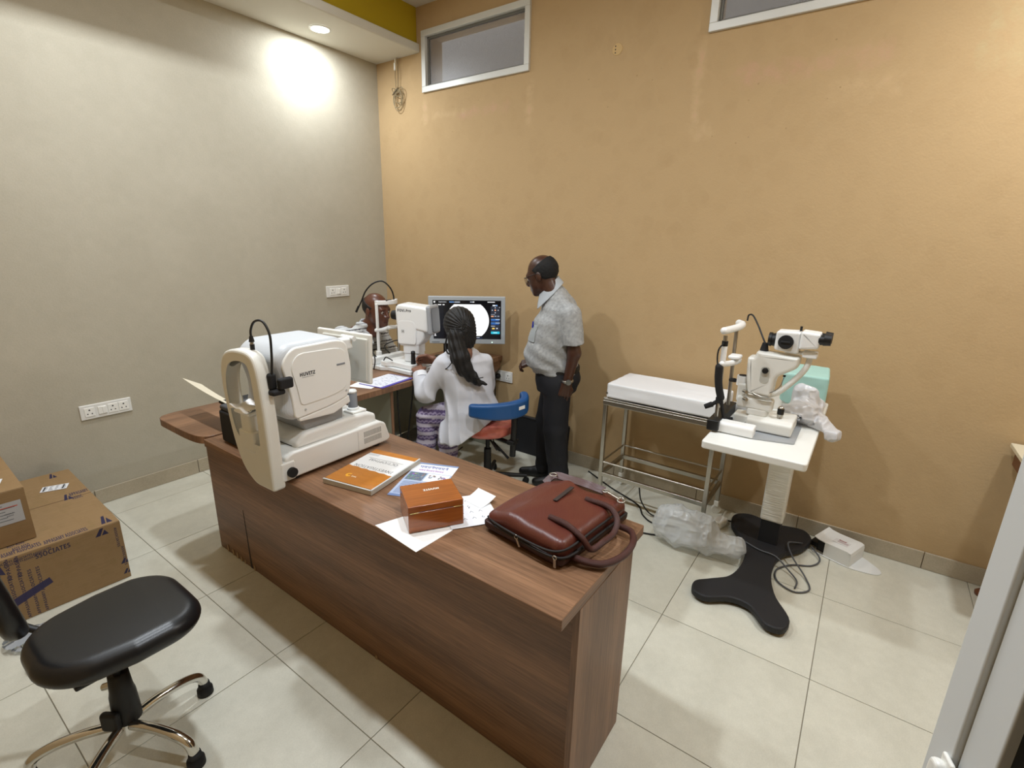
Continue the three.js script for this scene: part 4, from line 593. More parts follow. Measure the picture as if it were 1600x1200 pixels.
// ---------------------------------------------------------------- cartons by the left wall
{
  const kraft = (s, draw, w = 1024, h = 512) => canvasTex(w, h, (g) => {
    g.fillStyle = '#937650'; g.fillRect(0, 0, w, h);
    for (let i = 0; i < 900; i++) { g.fillStyle = rnd() < 0.5 ? 'rgba(118,88,52,0.06)' : 'rgba(190,150,100,0.06)'; g.fillRect(rnd() * w, rnd() * h, 30 + rnd() * 160, 1 + rnd() * 3); }
    for (let i = 0; i < 140; i++) { g.fillStyle = 'rgba(110,78,42,0.05)'; g.beginPath(); g.ellipse(rnd() * w, rnd() * h, 10 + rnd() * 50, 6 + rnd() * 30, 0, 0, 7); g.fill(); }
    draw(g, w, h);
  });
  const NAVY = '#241f42', tapeText = (g, x, y, rot, sc, str = 'APPASAMY ASSOCIATES') => { g.save(); g.translate(x, y); g.rotate(rot); g.scale(sc, sc); g.fillStyle = NAVY; g.font = 'bold 34px sans-serif'; g.fillText(str, 0, 0); g.restore(); };
  const mark = (g, x, y, s) => { g.fillStyle = NAVY; g.beginPath(); g.moveTo(x, y + s); g.lineTo(x + s * 0.8, y); g.lineTo(x + s * 1.3, y); g.lineTo(x + s * 0.7, y + s); g.closePath(); g.fill(); g.beginPath(); g.moveTo(x + s * 0.9, y + s); g.lineTo(x + s * 1.4, y + s * 0.3); g.lineTo(x + s * 1.9, y + s); g.closePath(); g.fill(); };
  const side = kraft(1, (g, w, h) => {   // the long side facing the room; u runs from the camera end to the wall end
    for (const [x, n] of [[60, 3], [130, 3], [200, 3], [270, 2], [330, 2]]) for (let k = 0; k < n; k++) tapeText(g, x + k * 8, h - 6 - k * 170, -Math.PI / 2, 0.95 + 0.1 * k, k % 2 ? 'ASSOCIATES' : 'APPASAMY');
    g.fillStyle = 'rgba(43,38,80,0.92)'; g.beginPath(); g.moveTo(70, 330); g.lineTo(390, 250); g.lineTo(410, 300); g.lineTo(90, 390); g.fill(); g.beginPath(); g.moveTo(60, 50); g.lineTo(90, 40); g.lineTo(110, 110); g.lineTo(66, 96); g.fill();
    for (let k = 0; k < 5; k++) tapeText(g, 40 + k * 70, 36 + (k % 2) * 20, -0.04, 0.7, 'ASSOCIATES');
    tapeText(g, 330, 70, 0, 1.55, 'SSOCIATES'); mark(g, 800, 10, 60);
    for (const [x, y] of [[962, 40], [990, 220]]) tapeText(g, x, y, Math.PI / 2, 0.9, 'ASSOCIATES'); mark(g, 958, 330, 44); mark(g, 962, 430, 40);
  });
  const top = kraft(2, (g, w, h) => {    // u along the box from the camera end to the wall end, v from the room to the wall
    g.strokeStyle = 'rgba(90,60,30,0.6)'; g.lineWidth = 3; g.beginPath(); g.moveTo(0, 250); g.lineTo(w, 256); g.stroke();
    tapeText(g, 840, 240, 0.0, 1.0, 'APPASAMY'); tapeText(g, 840, 272, 0.0, 0.9, 'ASSOC'); mark(g, 770, 218, 44); mark(g, 800, 10, 40); mark(g, 880, 450, 50);
    for (let k = 0; k < 8; k++) tapeText(g, 180 + (k % 2) * 24, 300 + k * 26, 0, 0.75, 'ASSY ASSO'); tapeText(g, 60, 500, 0, 0.9); tapeText(g, 420, 505, 0, 0.9); g.fillStyle = NAVY; g.fillRect(120, 400, 250, 18);
  });
  const blank = kraft(3, () => {});
  const label = canvasTex(256, 160, (g, w, h) => { g.fillStyle = '#e6e7ea'; g.fillRect(0, 0, w, h); g.fillStyle = '#55585f'; for (let i = 0; i < 4; i++) for (let k = 0; k < 6; k++) g.fillRect(16 + i * 60, 14 + k * 23, 20 + rnd() * 26, 9); g.fillStyle = '#2e3036'; g.fillRect(20, 14, 16, 130); g.fillRect(206, 14, 14, 130); });
  const label2 = canvasTex(256, 200, (g, w, h) => { g.fillStyle = '#b8b8ba'; g.fillRect(0, 0, w, h); g.fillStyle = '#c05a4a'; g.fillRect(120, 40, 110, 10); g.fillStyle = '#44464c'; for (let k = 0; k < 6; k++) g.fillRect(14 + (k % 2) * 60, 20 + k * 28, 90 + rnd() * 60, 5); g.font = 'bold 15px sans-serif'; g.fillText('MADE IN', 140, 110); g.fillText('INDIA', 150, 130); });
  const face = (w, h, map, r = 0.9) => { const m = M(0xffffff, r, 0, { map }); return [new THREE.PlaneGeometry(w, h), m]; };
  function carton(labelText, pos, turn, W, H, D, sideMap, topMap) {      // W across (x), D along z
    const t = thing('cardboard_box', labelText, 'carton', pos, turn), b = M(0xffffff, 0.9, 0, { map: blank });
    part(t, 'body', uvBox(bx(W - 0.008, H - 0.008, D - 0.008, 0, H / 2, 0, 0.003, 1)), b);
    const s = part(t, 'side_panel', bx(D, H, 0.004, 0, 0, 0, 0.0015, 1), M(0xffffff, 0.62, 0, { map: sideMap })); planarFront(s.geometry, D, H); s.rotation.y = Math.PI / 2; s.position.set(W / 2 - 0.002, H / 2, 0);
    for (const k of [0, 1]) { const f = part(t, 'top_flap', bx(D, 0.005, W / 2 - 0.002, 0, 0, 0, 0.002, 1), M(0xffffff, 0.7, 0, { map: topMap })); planarTop(f.geometry, D, W, k ? W / 4 : -W / 4); f.rotation.y = Math.PI / 2; f.position.set(k ? W / 4 : -W / 4, H + 0.001, 0); }
    return t;
  }
  function planarFront(g, w, h) { const p = g.attributes.position, uv = g.attributes.uv; for (let i = 0; i < p.count; i++) uv.setXY(i, p.getX(i) / w + 0.5, p.getY(i) / h + 0.5); }
  function planarTop(g, d, w, off) { const p = g.attributes.position, uv = g.attributes.uv; for (let i = 0; i < p.count; i++) uv.setXY(i, p.getX(i) / d + 0.5, (-p.getZ(i) - off) / w + 0.5); }
  const A = carton('large taped carton with navy printed tape under the smaller carton', [0.52, 0.001, 2.78], -0.03, 0.9, 0.31, 0.46, side, top);
  const la = part(A, 'shipping_label', planar(bx(0.11, 0.0012, 0.07, 0, 0, 0, 0), 0.11, 0.07), M(0xffffff, 0.5, 0, { map: label })); la.rotation.y = 1.2; la.position.set(-0.2, 0.316, -0.12);
  const Bx = carton('smaller plain carton stacked on the large taped carton', [0.56, 0.3175, 3.08], -0.03, 0.58, 0.25, 0.5, blank, blank);
  const lb = part(Bx, 'shipping_label', (() => { const g = bx(0.13, 0.1, 0.0012, 0, 0, 0, 0); planarFront(g, 0.13, 0.1); return g; })(), M(0xffffff, 0.4, 0, { map: label2 })); lb.rotation.y = Math.PI / 2; lb.position.set(0.2912, 0.15, -0.165);
  const lc = part(Bx, 'shipping_label', planar(bx(0.1, 0.0012, 0.07, 0, 0, 0, 0), 0.1, 0.07), M(0xffffff, 0.5, 0, { map: label })); lc.rotation.y = 1.3; lc.position.set(0.15, 0.2562, -0.15);
  solo('plastic_film', 'crumpled strip of clear film on the floor behind the swivel chair', 'film', net((x, y, z) => Math.max(Math.abs(y - 0.022 - 0.014 * Math.sin(x * 30 + z * 12) * noise3(x * 9, 0, z * 9, 5)) - 0.004, Math.hypot(x / 0.24, z / (0.09 + 0.03 * Math.sin(x * 25))) * 0.1 - 0.1), [-0.27, -0.01, -0.14], [0.27, 0.06, 0.14], 0.009), M(0xdfe2e6, 0.18, 0, { transmission: 0.7, thickness: 0, ior: 1.4 }), [1.28, 0.0, 2.93], 0.3);
}
// ---------------------------------------------------------------- steel trolley with foam slab along the tan wall
{
  const t = thing('instrument_trolley', 'stainless steel trolley with caster feet along the tan wall', 'trolley', [2.85, 0, 0.265], 0.0);
  const sq = (a, b, w = 0.024) => { const A = V(...a), B = V(...b), L = A.distanceTo(B), g = bx(w, L, w, 0, 0, 0, 0.003); g.applyQuaternion(new THREE.Quaternion().setFromUnitVectors(V(0, 1, 0), B.clone().sub(A).normalize())); const m = A.add(B).multiplyScalar(0.5); return g.translate(m.x, m.y, m.z); };
  const st = M(0xb6b2a8, 0.3, 1), X = 0.33, Z = 0.175;
  for (const sx of [-1, 1]) for (const sz of [-1, 1]) {
    const l = part(t, 'leg', sq([sx * X, 0.09, sz * Z], [sx * X, 0.74, sz * Z]), st);
    part(l, 'caster', [cy(0.028, 0.028, 0.018, 0, 0, 0, 20).rotateX(Math.PI / 2).rotateY(0.5 * sx).translate(sx * X, 0.0285, sz * Z), bx(0.03, 0.04, 0.034, sx * X, 0.07, sz * Z, 0.006)], mat.offWhite);
  }
  const tray = part(t, 'top_tray', [bx(2 * X + 0.03, 0.03, 2 * Z + 0.03, 0, 0.705, 0, 0.004), bx(2 * X + 0.03, 0.012, 0.012, 0, 0.728, Z + 0.01, 0.003), bx(2 * X + 0.03, 0.012, 0.012, 0, 0.728, -Z - 0.01, 0.003)], st);
  for (const z of [-Z, Z]) { part(t, 'rail', rod([-X, 0.30, z], [X, 0.30, z], 0.006), st); part(t, 'shelf_channel', bx(2 * X, 0.028, 0.02, 0, 0.215, z, 0.003), st); }
  for (const x of [-X, X]) { part(t, 'rail', rod([x, 0.30, -Z], [x, 0.30, Z], 0.006), st); part(t, 'shelf_channel', bx(0.02, 0.028, 2 * Z, x, 0.215, 0, 0.003), st); }
  part(t, 'top_rail', rod([-X, 0.765, -Z], [-X, 0.765, Z], 0.006), st);
  solo('foam_slab', 'thick white foam slab lying on the steel trolley', 'foam', net((x, y, z) => rbox([0, 0.046, 0], [0.335, 0.047, 0.175], 0.01)(x, y, z) + 0.003 * (noise3(x * 8, y * 30, z * 22, 8) - 0.5), [-0.36, -0.01, -0.2], [0.36, 0.11, 0.2], 0.009), M(0xe9eaec, 0.75), [2.85, 0.7345, 0.262], 0);
}
// ---------------------------------------------------------------- slit lamp table
{
  const t = thing('slit_lamp_table', 'white topped lifting table on a black forked base carrying the microscope', 'table', [3.47, 0, 0]);
  const top = part(t, 'top', exY([[-0.2, 0.11], [0.2, 0.11], [0.2, 1.11], [-0.2, 1.11]], 0.02, 0.818, 0.852, 0.006, 3), M(0xe8e8e2, 0.4));
  part(t, 'column_cover', uvBox(bx(0.114, 0.64, 0.114, 0.05, 0.505, 0.3, 0.012, 3)), M(0xdedbd0, 0.38, 0, { bumpMap: tex(256, (u, v) => { const a = vnoise(u * 6, v * 60, 6, 60, 51) * 170 + vnoise(u * 20, v * 120, 20, 120, 52) * 85; return [a, a, a]; }, { srgb: false, rx: 3, ry: 3 }), bumpScale: 0.002 }), 'column wrapped in white packing film');
  part(t, 'column', bx(0.1, 0.17, 0.1, 0.05, 0.115, 0.3, 0.008), mat.blackMatt);
  const pts = [[-0.185, 0.93], [-0.172, 1.005], [-0.11, 1.022], [-0.01, 0.955], [0.07, 0.955], [0.16, 1.045], [0.225, 1.035], [0.243, 0.95], [0.16, 0.80], [0.118, 0.62], [0.135, 0.42], [0.225, 0.27], [0.25, 0.13], [0.2, 0.06], [0.05, 0.085], [-0.1, 0.06], [-0.17, 0.12], [-0.16, 0.25], [-0.055, 0.42], [-0.025, 0.6], [-0.055, 0.78], [-0.135, 0.87]];
  const c = new THREE.CatmullRomCurve3(pts.map(p => V(p[0], -p[1], 0)), true, 'centripetal');
  const s = new THREE.Shape(c.getPoints(120).slice(0, -1).map(p => new THREE.Vector2(p.x, p.y)));
  part(t, 'base', ex(s, 0.034, 0.009, 3).rotateX(-Math.PI / 2).translate(0, 0.032, 0), M(0x1b1a1c, 0.62));
  for (const [x, z] of [[-0.14, 0.96], [0.205, 0.985], [0.2, 0.13], [-0.12, 0.13]]) part(t, 'foot', cy(0.022, 0.024, 0.016, x, 0.008, z, 18), mat.rubber);
}
// ---------------------------------------------------------------- slit lamp microscope (patient at -x)
{
  const t = thing('slit_lamp', 'white slit lamp microscope with black eyepieces and head rest', 'instrument', [3.45, 0.8525, 0.80]);
  const Wm = M(0xe4e3dc, 0.34), Wm2 = M(0xececea, 0.32);
  part(t, 'rail_cover', exX([[0.10, 0.003], [0.16, 0.003], [0.16, 0.038], [0.15, 0.05], [0.10, 0.05]], 0.006, 0.165, 0.006, 3).translate(-0.088, 0, 0), Wm2);
  part(t, 'rail_cover', exX([[-0.22, 0.003], [-0.16, 0.003], [-0.16, 0.05], [-0.21, 0.05]], 0.006, 0.165, 0.006, 3).translate(-0.088, 0, 0), Wm2);
  part(t, 'guide_plate', exY([[-0.14, -0.2], [0.15, -0.2], [0.15, 0.115], [0.0, 0.155], [-0.14, 0.155]], 0.01, 0.0, 0.006, 0.001), M(0xa8abae, 0.35, 0.3));
  part(t, 'axle', rod([-0.06, 0.026, -0.17], [-0.06, 0.026, 0.11], 0.008), mat.steel);
  const car = part(t, 'carriage', exX([[-0.13, 0.008], [0.06, 0.008], [0.06, 0.055], [0.04, 0.07], [-0.11, 0.07], [-0.13, 0.055]], 0.01, 0.185, 0.008, 3).translate(0.035, 0, 0), Wm);
  part(car, 'carriage_nose', exY([[-0.12, -0.06], [-0.05, -0.06], [-0.05, 0.03], [-0.12, 0.03]], 0.015, 0.012, 0.06, 0.006), Wm);
  const joy = part(t, 'joystick', lathe([[0, 0.128], [0.008, 0.126], [0.013, 0.118], [0.013, 0.085], [0.010, 0.07], [0.016, 0.066], [0, 0.066]], 20).translate(0.068, 0, 0.005), mat.steel);
  part(joy, 'grip', cy(0.0138, 0.0138, 0.026, 0.068, 0.104, 0.005, 20), mat.black);
  part(t, 'swing_post', [exY([[-0.07, -0.06], [0.02, -0.06], [0.02, 0.03], [-0.07, 0.03]], 0.02, 0.068, 0.10, 0.006)], Wm);
  part(t, 'arm', [bx(0.15, 0.055, 0.06, -0.04, 0.122, 0.0, 0.012, 3), bx(0.045, 0.09, 0.05, -0.1, 0.16, -0.01, 0.012, 3)], Wm);
  const pv = part(t, 'pivot', cy(0.026, 0.026, 0.045, -0.108, 0.212, -0.015, 28), Wm2); part(pv, 'pivot_cap', cy(0.019, 0.019, 0.003, -0.108, 0.2355, -0.015, 24), mat.blackMatt);
  part(t, 'clamp_bolt', [rod([-0.09, 0.175, 0.03], [-0.075, 0.175, 0.045], 0.008)], mat.steel); part(t, 'clamp_bolt', [rod([-0.085, 0.14, 0.03], [-0.07, 0.14, 0.045], 0.008)], mat.steel);
  part(t, 'swing_rod', tube([[-0.075, 0.182, 0.02], [-0.03, 0.168, 0.045], [0.03, 0.158, 0.04]], 0.006), mat.steel);
  // lamp tower: narrow foot, wide shoulder towards the microscope
  const tw = part(t, 'lamp_tower', ex(roundPoly([[-0.072, 0.165], [0.024, 0.165], [0.03, 0.262], [0.07, 0.285], [0.11, 0.315], [0.108, 0.358], [-0.06, 0.365], [-0.066, 0.338], [-0.094, 0.334], [-0.09, 0.24]], [0.012, 0.012, 0.03, 0.03, 0.02, 0.012, 0.01, 0.008, 0.012, 0.05]), 0.085, 0.016, 4).translate(0, 0, 0.0), Wm);
  part(tw, 'dial_recess', ex(roundPoly([[-0.018, -0.055], [0.018, -0.055], [0.018, 0.02], [-0.018, 0.02]], 0.017), 0.002, 0.0005, 1).translate(-0.014, 0.282, 0.0432), M(0xbab9b0, 0.5));
  part(tw, 'dial', lathe([[0, 0.012], [0.011, 0.012], [0.0125, 0.009], [0.0125, 0], [0, 0]], 20).rotateX(Math.PI / 2).translate(-0.014, 0.285, 0.044), mat.black);
  part(tw, 'connector', [cy(0.014, 0.018, 0.02, -0.038, 0.374, 0, 20), cy(0.011, 0.014, 0.016, -0.038, 0.391, 0, 16)], mat.blackMatt); part(tw, 'trigger', [bx(0.01, 0.008, 0.012, 0.06, 0.268, 0.02, 0.002)], mat.black);
  part(t, 'lamp_lead', tube([[-0.038, 0.396, 0.0], [-0.055, 0.42, -0.02], [-0.09, 0.47, -0.06], [-0.125, 0.505, -0.095], [-0.14, 0.50, -0.105], [-0.142, 0.475, -0.1]], 0.0038, 50, 8), mat.cable);
  // microscope
  const mi = part(t, 'microscope_body', ex(roundPoly([[0.003, 0.38], [0.098, 0.372], [0.094, 0.466], [0.004, 0.462]], 0.012), 0.085, 0.01, 3), Wm2);
  part(mi, 'magnification_dial', [cy(0.029, 0.029, 0.016, 0, 0, 0, 32).rotateX(Math.PI / 2).translate(0.046, 0.42, 0.047), bx(0.036, 0.009, 0.006, 0.046, 0.42, 0.057, 0.003)], mat.blackMatt, 'black round dial');
  part(mi, 'objective', [cy(0.026, 0.03, 0.02, 0, 0, 0, 28).rotateZ(Math.PI / 2).translate(-0.006, 0.418, 0), cy(0.03, 0.03, 0.012, 0, 0, 0, 28).rotateZ(Math.PI / 2).translate(-0.02, 0.418, 0)], mat.black);
  part(mi, 'binocular_tube', ex(roundPoly([[0.096, 0.394], [0.168, 0.404], [0.168, 0.466], [0.096, 0.47]], 0.01), 0.1, 0.01, 3), Wm2);
  for (const z of [-0.03, 0.03]) part(mi, 'eyepiece', [cy(0.021, 0.021, 0.02, 0, 0, 0, 24).rotateZ(Math.PI / 2).translate(0.172, 0.442, z), cy(0.026, 0.023, 0.026, 0, 0, 0, 24).rotateZ(Math.PI / 2).translate(0.193, 0.445, z)], mat.black);
  part(mi, 'pin', cy(0.005, 0.005, 0.02, 0.09, 0.476, 0.0, 12), mat.black);
  const arm = part(t, 'microscope_arm', tube([[0.14, 0.365, 0.0], [0.138, 0.33, 0.0], [0.125, 0.295, 0.005], [0.085, 0.235, 0.01], [0.04, 0.185, 0.015], [0.0, 0.165, 0.015]], 0.012, 50, 12), Wm);
  part(arm, 'bracket', [bx(0.055, 0.026, 0.06, 0.14, 0.372, 0, 0.005), bx(0.09, 0.01, 0.05, 0.09, 0.374, 0, 0.003)], Wm2);
  part(t, 'thin_lead', tube([[0.06, 0.262, 0.022], [0.05, 0.22, 0.04], [0.02, 0.19, 0.04], [-0.02, 0.175, 0.035]], 0.0015, 30, 6), mat.greyCable);
  // head rest
  const hr = part(t, 'head_rest', [bx(0.05, 0.05, 0.36, -0.172, 0.032, 0.0, 0.006)], mat.black);
  part(hr, 'near_post', rod([-0.172, 0.04, 0.12], [-0.18, 0.43, 0.12], 0.0085), mat.steel); part(hr, 'far_post', rod([-0.172, 0.04, -0.1], [-0.182, 0.44, -0.1], 0.0085), mat.steel);
  part(hr, 'forehead_band', tubeC([[-0.186, 0.452, 0.135], [-0.17, 0.453, 0.06], [-0.155, 0.456, -0.02], [-0.16, 0.458, -0.09], [-0.18, 0.458, -0.12]], 0.016, 40, 10), Wm2);
  part(hr, 'post_cap', [cy(0.013, 0.013, 0.022, -0.179, 0.395, 0.12, 18)], mat.black); part(hr, 'post_sleeve', cy(0.012, 0.012, 0.07, -0.178, 0.35, 0.12, 18), Wm2);
  part(hr, 'chin_support', [tubeC([[-0.178, 0.305, 0.13], [-0.16, 0.298, 0.06], [-0.14, 0.3, -0.01], [-0.15, 0.3, -0.06], [-0.178, 0.3, -0.1]], 0.013, 40, 10), bx(0.05, 0.016, 0.07, -0.15, 0.322, 0.01, 0.007)], Wm2);
  part(hr, 'handle', [rod([-0.172, 0.135, 0.12], [-0.2, 0.11, 0.13], 0.009), rod([-0.195, 0.115, 0.128], [-0.225, 0.098, 0.136], 0.013, 0.011), bx(0.024, 0.03, 0.026, -0.172, 0.138, 0.12, 0.004)], mat.blackMatt);
  part(hr, 'knob', [rod([-0.176, 0.185, -0.1], [-0.15, 0.195, -0.06], 0.01)], mat.blackMatt);
  part(hr, 'wrapped_lead', [tube([[-0.178, 0.40, 0.135], [-0.196, 0.37, 0.14], [-0.195, 0.31, 0.138], [-0.184, 0.28, 0.135]], 0.0035), tubeC([[-0.186, 0.29, 0.135], [-0.184, 0.24, 0.13], [-0.176, 0.19, 0.125], [-0.165, 0.15, 0.12]], 0.017, 30, 10), tube([[-0.165, 0.165, 0.125], [-0.155, 0.1, 0.11], [-0.14, 0.05, 0.1], [-0.11, 0.03, 0.09]], 0.008), tube([[-0.14, 0.05, 0.1], [-0.16, 0.03, 0.05], [-0.12, 0.035, 0.03]], 0.007)], mat.blackMatt);
}
// ---------------------------------------------------------------- things behind the slit lamp and on the floor beside it
{
  const t = thing('supply_box', 'white box under a folded teal cloth at the far end of the white table', 'box', [3.555, 0.8525, 0.27], 0.06);
  part(t, 'carton', bx(0.18, 0.185, 0.26, 0, 0.0935, 0, 0.004), M(0xd8d6cd, 0.7));
  part(t, 'teal_cloth', net((x, y, z) => { const o = rbox([0.0, 0.1, 0.01], [0.1, 0.1, 0.142], 0.012)(x, y, z), i = rbox([0, 0.085, 0.0], [0.092, 0.1035, 0.132], 0.006)(x, y, z); const cut = Math.max(0.06 + 0.02 * Math.sin(x * 30) - y, (z < 0.13 && x < 0.085) ? 0.17 - y : -1); return Math.max(o + 0.003 * (noise3(x * 30, y * 30, z * 30, 7) - 0.5), -i, cut); }, [-0.12, 0.02, -0.16], [0.12, 0.22, 0.17], 0.0065), M(0xa4cac0, 0.85), 'folded teal cloth');
  const w = (x, y, z) => noise3(x * 11, y * 11, z * 11, 12) - 0.5;
  solo('plastic_sack', 'crumpled white plastic sack on the slit lamp table beside the teal cloth', 'sack', net((x, y, z) => { let d = smin(ell([0, 0.06, 0.02], [0.085, 0.055, 0.11])(x, y, z), ell([-0.01, 0.13, -0.02], [0.06, 0.07, 0.05])(x, y, z), 0.04); d = smin(d, cap([0.05, 0.03, 0.03], [0.135, -0.005, 0.10], 0.035, 0.03)(x, y, z), 0.04); d += 0.05 * w(x, y, z) + 0.04 * Math.abs(noise3(x * 16, y * 16, z * 16, 5) - 0.5) + 0.02 * Math.abs(noise3(x * 34, y * 34, z * 34, 15) - 0.5) - 0.01; return Math.max(d, x < 0.105 ? 0.003 - y : -1); }, [-0.13, -0.06, -0.14], [0.2, 0.24, 0.18], 0.0075), M(0xe4e4e6, 0.35, 0, { transmission: 0.25, thickness: 0 }), [3.585, 0.8525, 0.545], 0);
  solo('plastic_bag', 'large clear crumpled plastic bag on the floor under the steel trolley', 'bag', net((x, y, z) => { let d = smin(ell([-0.06, 0.12, 0], [0.21, 0.14, 0.115])(x, y, z), ell([0.11, 0.085, 0.0], [0.17, 0.095, 0.09])(x, y, z), 0.06); const r = Math.abs(noise3(x * 7, y * 7, z * 7, 21) - 0.5), q = Math.abs(noise3(x * 17, y * 17, z * 17, 31) - 0.5), p = Math.abs(noise3(x * 36, y * 36, z * 36, 41) - 0.5); return Math.max(d + 0.07 * r + 0.035 * q + 0.014 * p, 0.003 - y); }, [-0.32, -0.01, -0.2], [0.34, 0.3, 0.2], 0.0065), M(0xf1f3f4, 0.25, 0, { transmission: 0.6, thickness: 0, ior: 1.4 }), [3.185, 0.0, 0.585], 0.12);
}
{
  const t = thing('foot_bracket', 'white folded metal bracket with a warning label beside the black base', 'bracket', [3.875, 0, 0.15], -0.35);
  part(t, 'floor_plate', exY([[-0.12, -0.09], [0.07, -0.09], [0.19, -0.03], [0.19, 0.03], [0.07, 0.09], [-0.12, 0.09]], [0.01, 0.04, 0.05, 0.05, 0.04, 0.01], 0.001, 0.005, 0.001), M(0xdedfdc, 0.4));
  const prof = new THREE.Shape([[-0.12, 0.098], [-0.1, 0.09], [-0.06, 0.086], [0.05, 0.088], [0.066, 0.082], [0.07, 0.065], [0.07, 0.005], [0.066, 0.005], [0.066, 0.064], [0.062, 0.078], [0.05, 0.084], [-0.06, 0.082], [-0.1, 0.086], [-0.12, 0.094]].map(p => new THREE.Vector2(...p)));
  const hood = part(t, 'hood', ex(prof, 0.17, 0, 1), M(0xe4e4e0, 0.4)); part(hood, 'side_wall', bx(0.13, 0.08, 0.003, 0.003, 0.044, 0.0835, 0.001), M(0xe4e4e0, 0.4));
  part(hood, 'warning_label', planar(bx(0.075, 0.0008, 0.05, -0.01, 0.0882, 0.01, 0), 0.075, 0.05), M(0xffffff, 0.5, 0, { map: canvasTex(128, 96, (g, w, h) => { g.fillStyle = '#d9d6d2'; g.fillRect(0, 0, w, h); g.fillStyle = '#7c2530'; g.fillRect(14, 8, 60, 34); g.fillStyle = '#8a5a60'; for (let i = 0; i < 4; i++) g.fillRect(14, 52 + i * 10, 90, 4); g.fillStyle = '#e9dcd8'; g.fillRect(20, 20, 46, 8); }) }));
  part(t, 'drive_unit', [bx(0.1, 0.07, 0.13, -0.06, 0.04, -0.005, 0.006), bx(0.04, 0.03, 0.06, -0.13, 0.03, 0.02, 0.004)], mat.black);
  const cb = (label, pts, r, m) => solo('floor_cable', label, 'cable', tube(pts, r, 90, 7), m);
  cb('grey cable looped on the floor beside the black forked base', [[3.7, 0.035, 0.2], [3.66, 0.06, 0.26], [3.62, 0.075, 0.32], [3.66, 0.05, 0.42], [3.73, 0.012, 0.5], [3.76, 0.007, 0.6], [3.7, 0.007, 0.66], [3.62, 0.007, 0.62], [3.6, 0.007, 0.52], [3.66, 0.007, 0.42], [3.75, 0.007, 0.36], [3.78, 0.012, 0.28], [3.73, 0.03, 0.2]], 0.0042, mat.greyCable);
  cb('grey cable lying across the black forked base', [[3.42, 0.054, 0.42], [3.5, 0.056, 0.46], [3.58, 0.055, 0.47], [3.65, 0.02, 0.5], [3.7, 0.008, 0.56], [3.7, 0.008, 0.63]], 0.004, mat.greyCable);
  cb('black cable on the floor below the steel trolley', [[2.25, 0.006, 0.06], [2.5, 0.006, 0.2], [2.75, 0.006, 0.32], [2.82, 0.006, 0.42], [2.9, 0.006, 0.47], [3.05, 0.006, 0.42]], 0.005, mat.cable);
  cb('black cable curling out from behind the leather bag', [[2.7, 0.006, 0.6], [2.86, 0.006, 0.62], [2.98, 0.006, 0.58], [3.06, 0.006, 0.52]], 0.005, mat.cable);
  cb('thin black cable hanging from the steel trolley corner', [[2.78, 0.2, 0.43], [2.8, 0.1, 0.42], [2.86, 0.02, 0.4], [2.95, 0.006, 0.38]], 0.0045, mat.cable);
  const sh = thing('white_adapter', 'small white power adapter on the floor behind the clear plastic bag', 'adapter', [3.24, 0, 0.24], 1.3);
  part(sh, 'adapter_body', bx(0.1, 0.05, 0.06, 0, 0.0255, 0, 0.012, 3), mat.whitePlastic); part(sh, 'adapter_lead', tube([[0.05, 0.02, 0], [0.08, 0.012, 0.01], [0.11, 0.006, 0.03], [0.16, 0.006, 0.02]], 0.005), mat.cable);
}
{ // wooden table mostly hidden by the door leaf
  const t = thing('wooden_table', 'cream topped wooden table half hidden behind the open door', 'table', [4.64, 0, 0.23]);
  const wood = M(0x6a3d22, 0.45);
  part(t, 'top', bx(0.44, 0.02, 0.42, 0, 0.775, 0, 0.003), M(0xd8cdb2, 0.5), 'cream laminate top'); part(t, 'apron', bx(0.4, 0.08, 0.38, 0, 0.724, 0, 0.004), wood);
  for (const x of [-0.165, 0.165]) for (const z of [-0.13, 0.01]) part(t, 'leg', lathe([[0, 0], [0.036, 0], [0.038, 0.014], [0.026, 0.026], [0.014, 0.04], [0.012, 0.06], [0.016, 0.4], [0.018, 0.69], [0, 0.69]], 16).translate(x, 0.0005, z), wood);
}
// ---------------------------------------------------------------- people
const add3 = (a, b, k = 1) => [a[0] + b[0] * k, a[1] + b[1] * k, a[2] + b[2] * k], norm3 = a => { const l = Math.hypot(...a); return a.map(v => v / l); }, cross3 = (a, b) => [a[1] * b[2] - a[2] * b[1], a[2] * b[0] - a[0] * b[2], a[0] * b[1] - a[1] * b[0]];
const boxOf = (pts, m) => [[0, 1, 2].map(i => Math.min(...pts.map(p => p[i])) - m), [0, 1, 2].map(i => Math.max(...pts.map(p => p[i])) + m)];
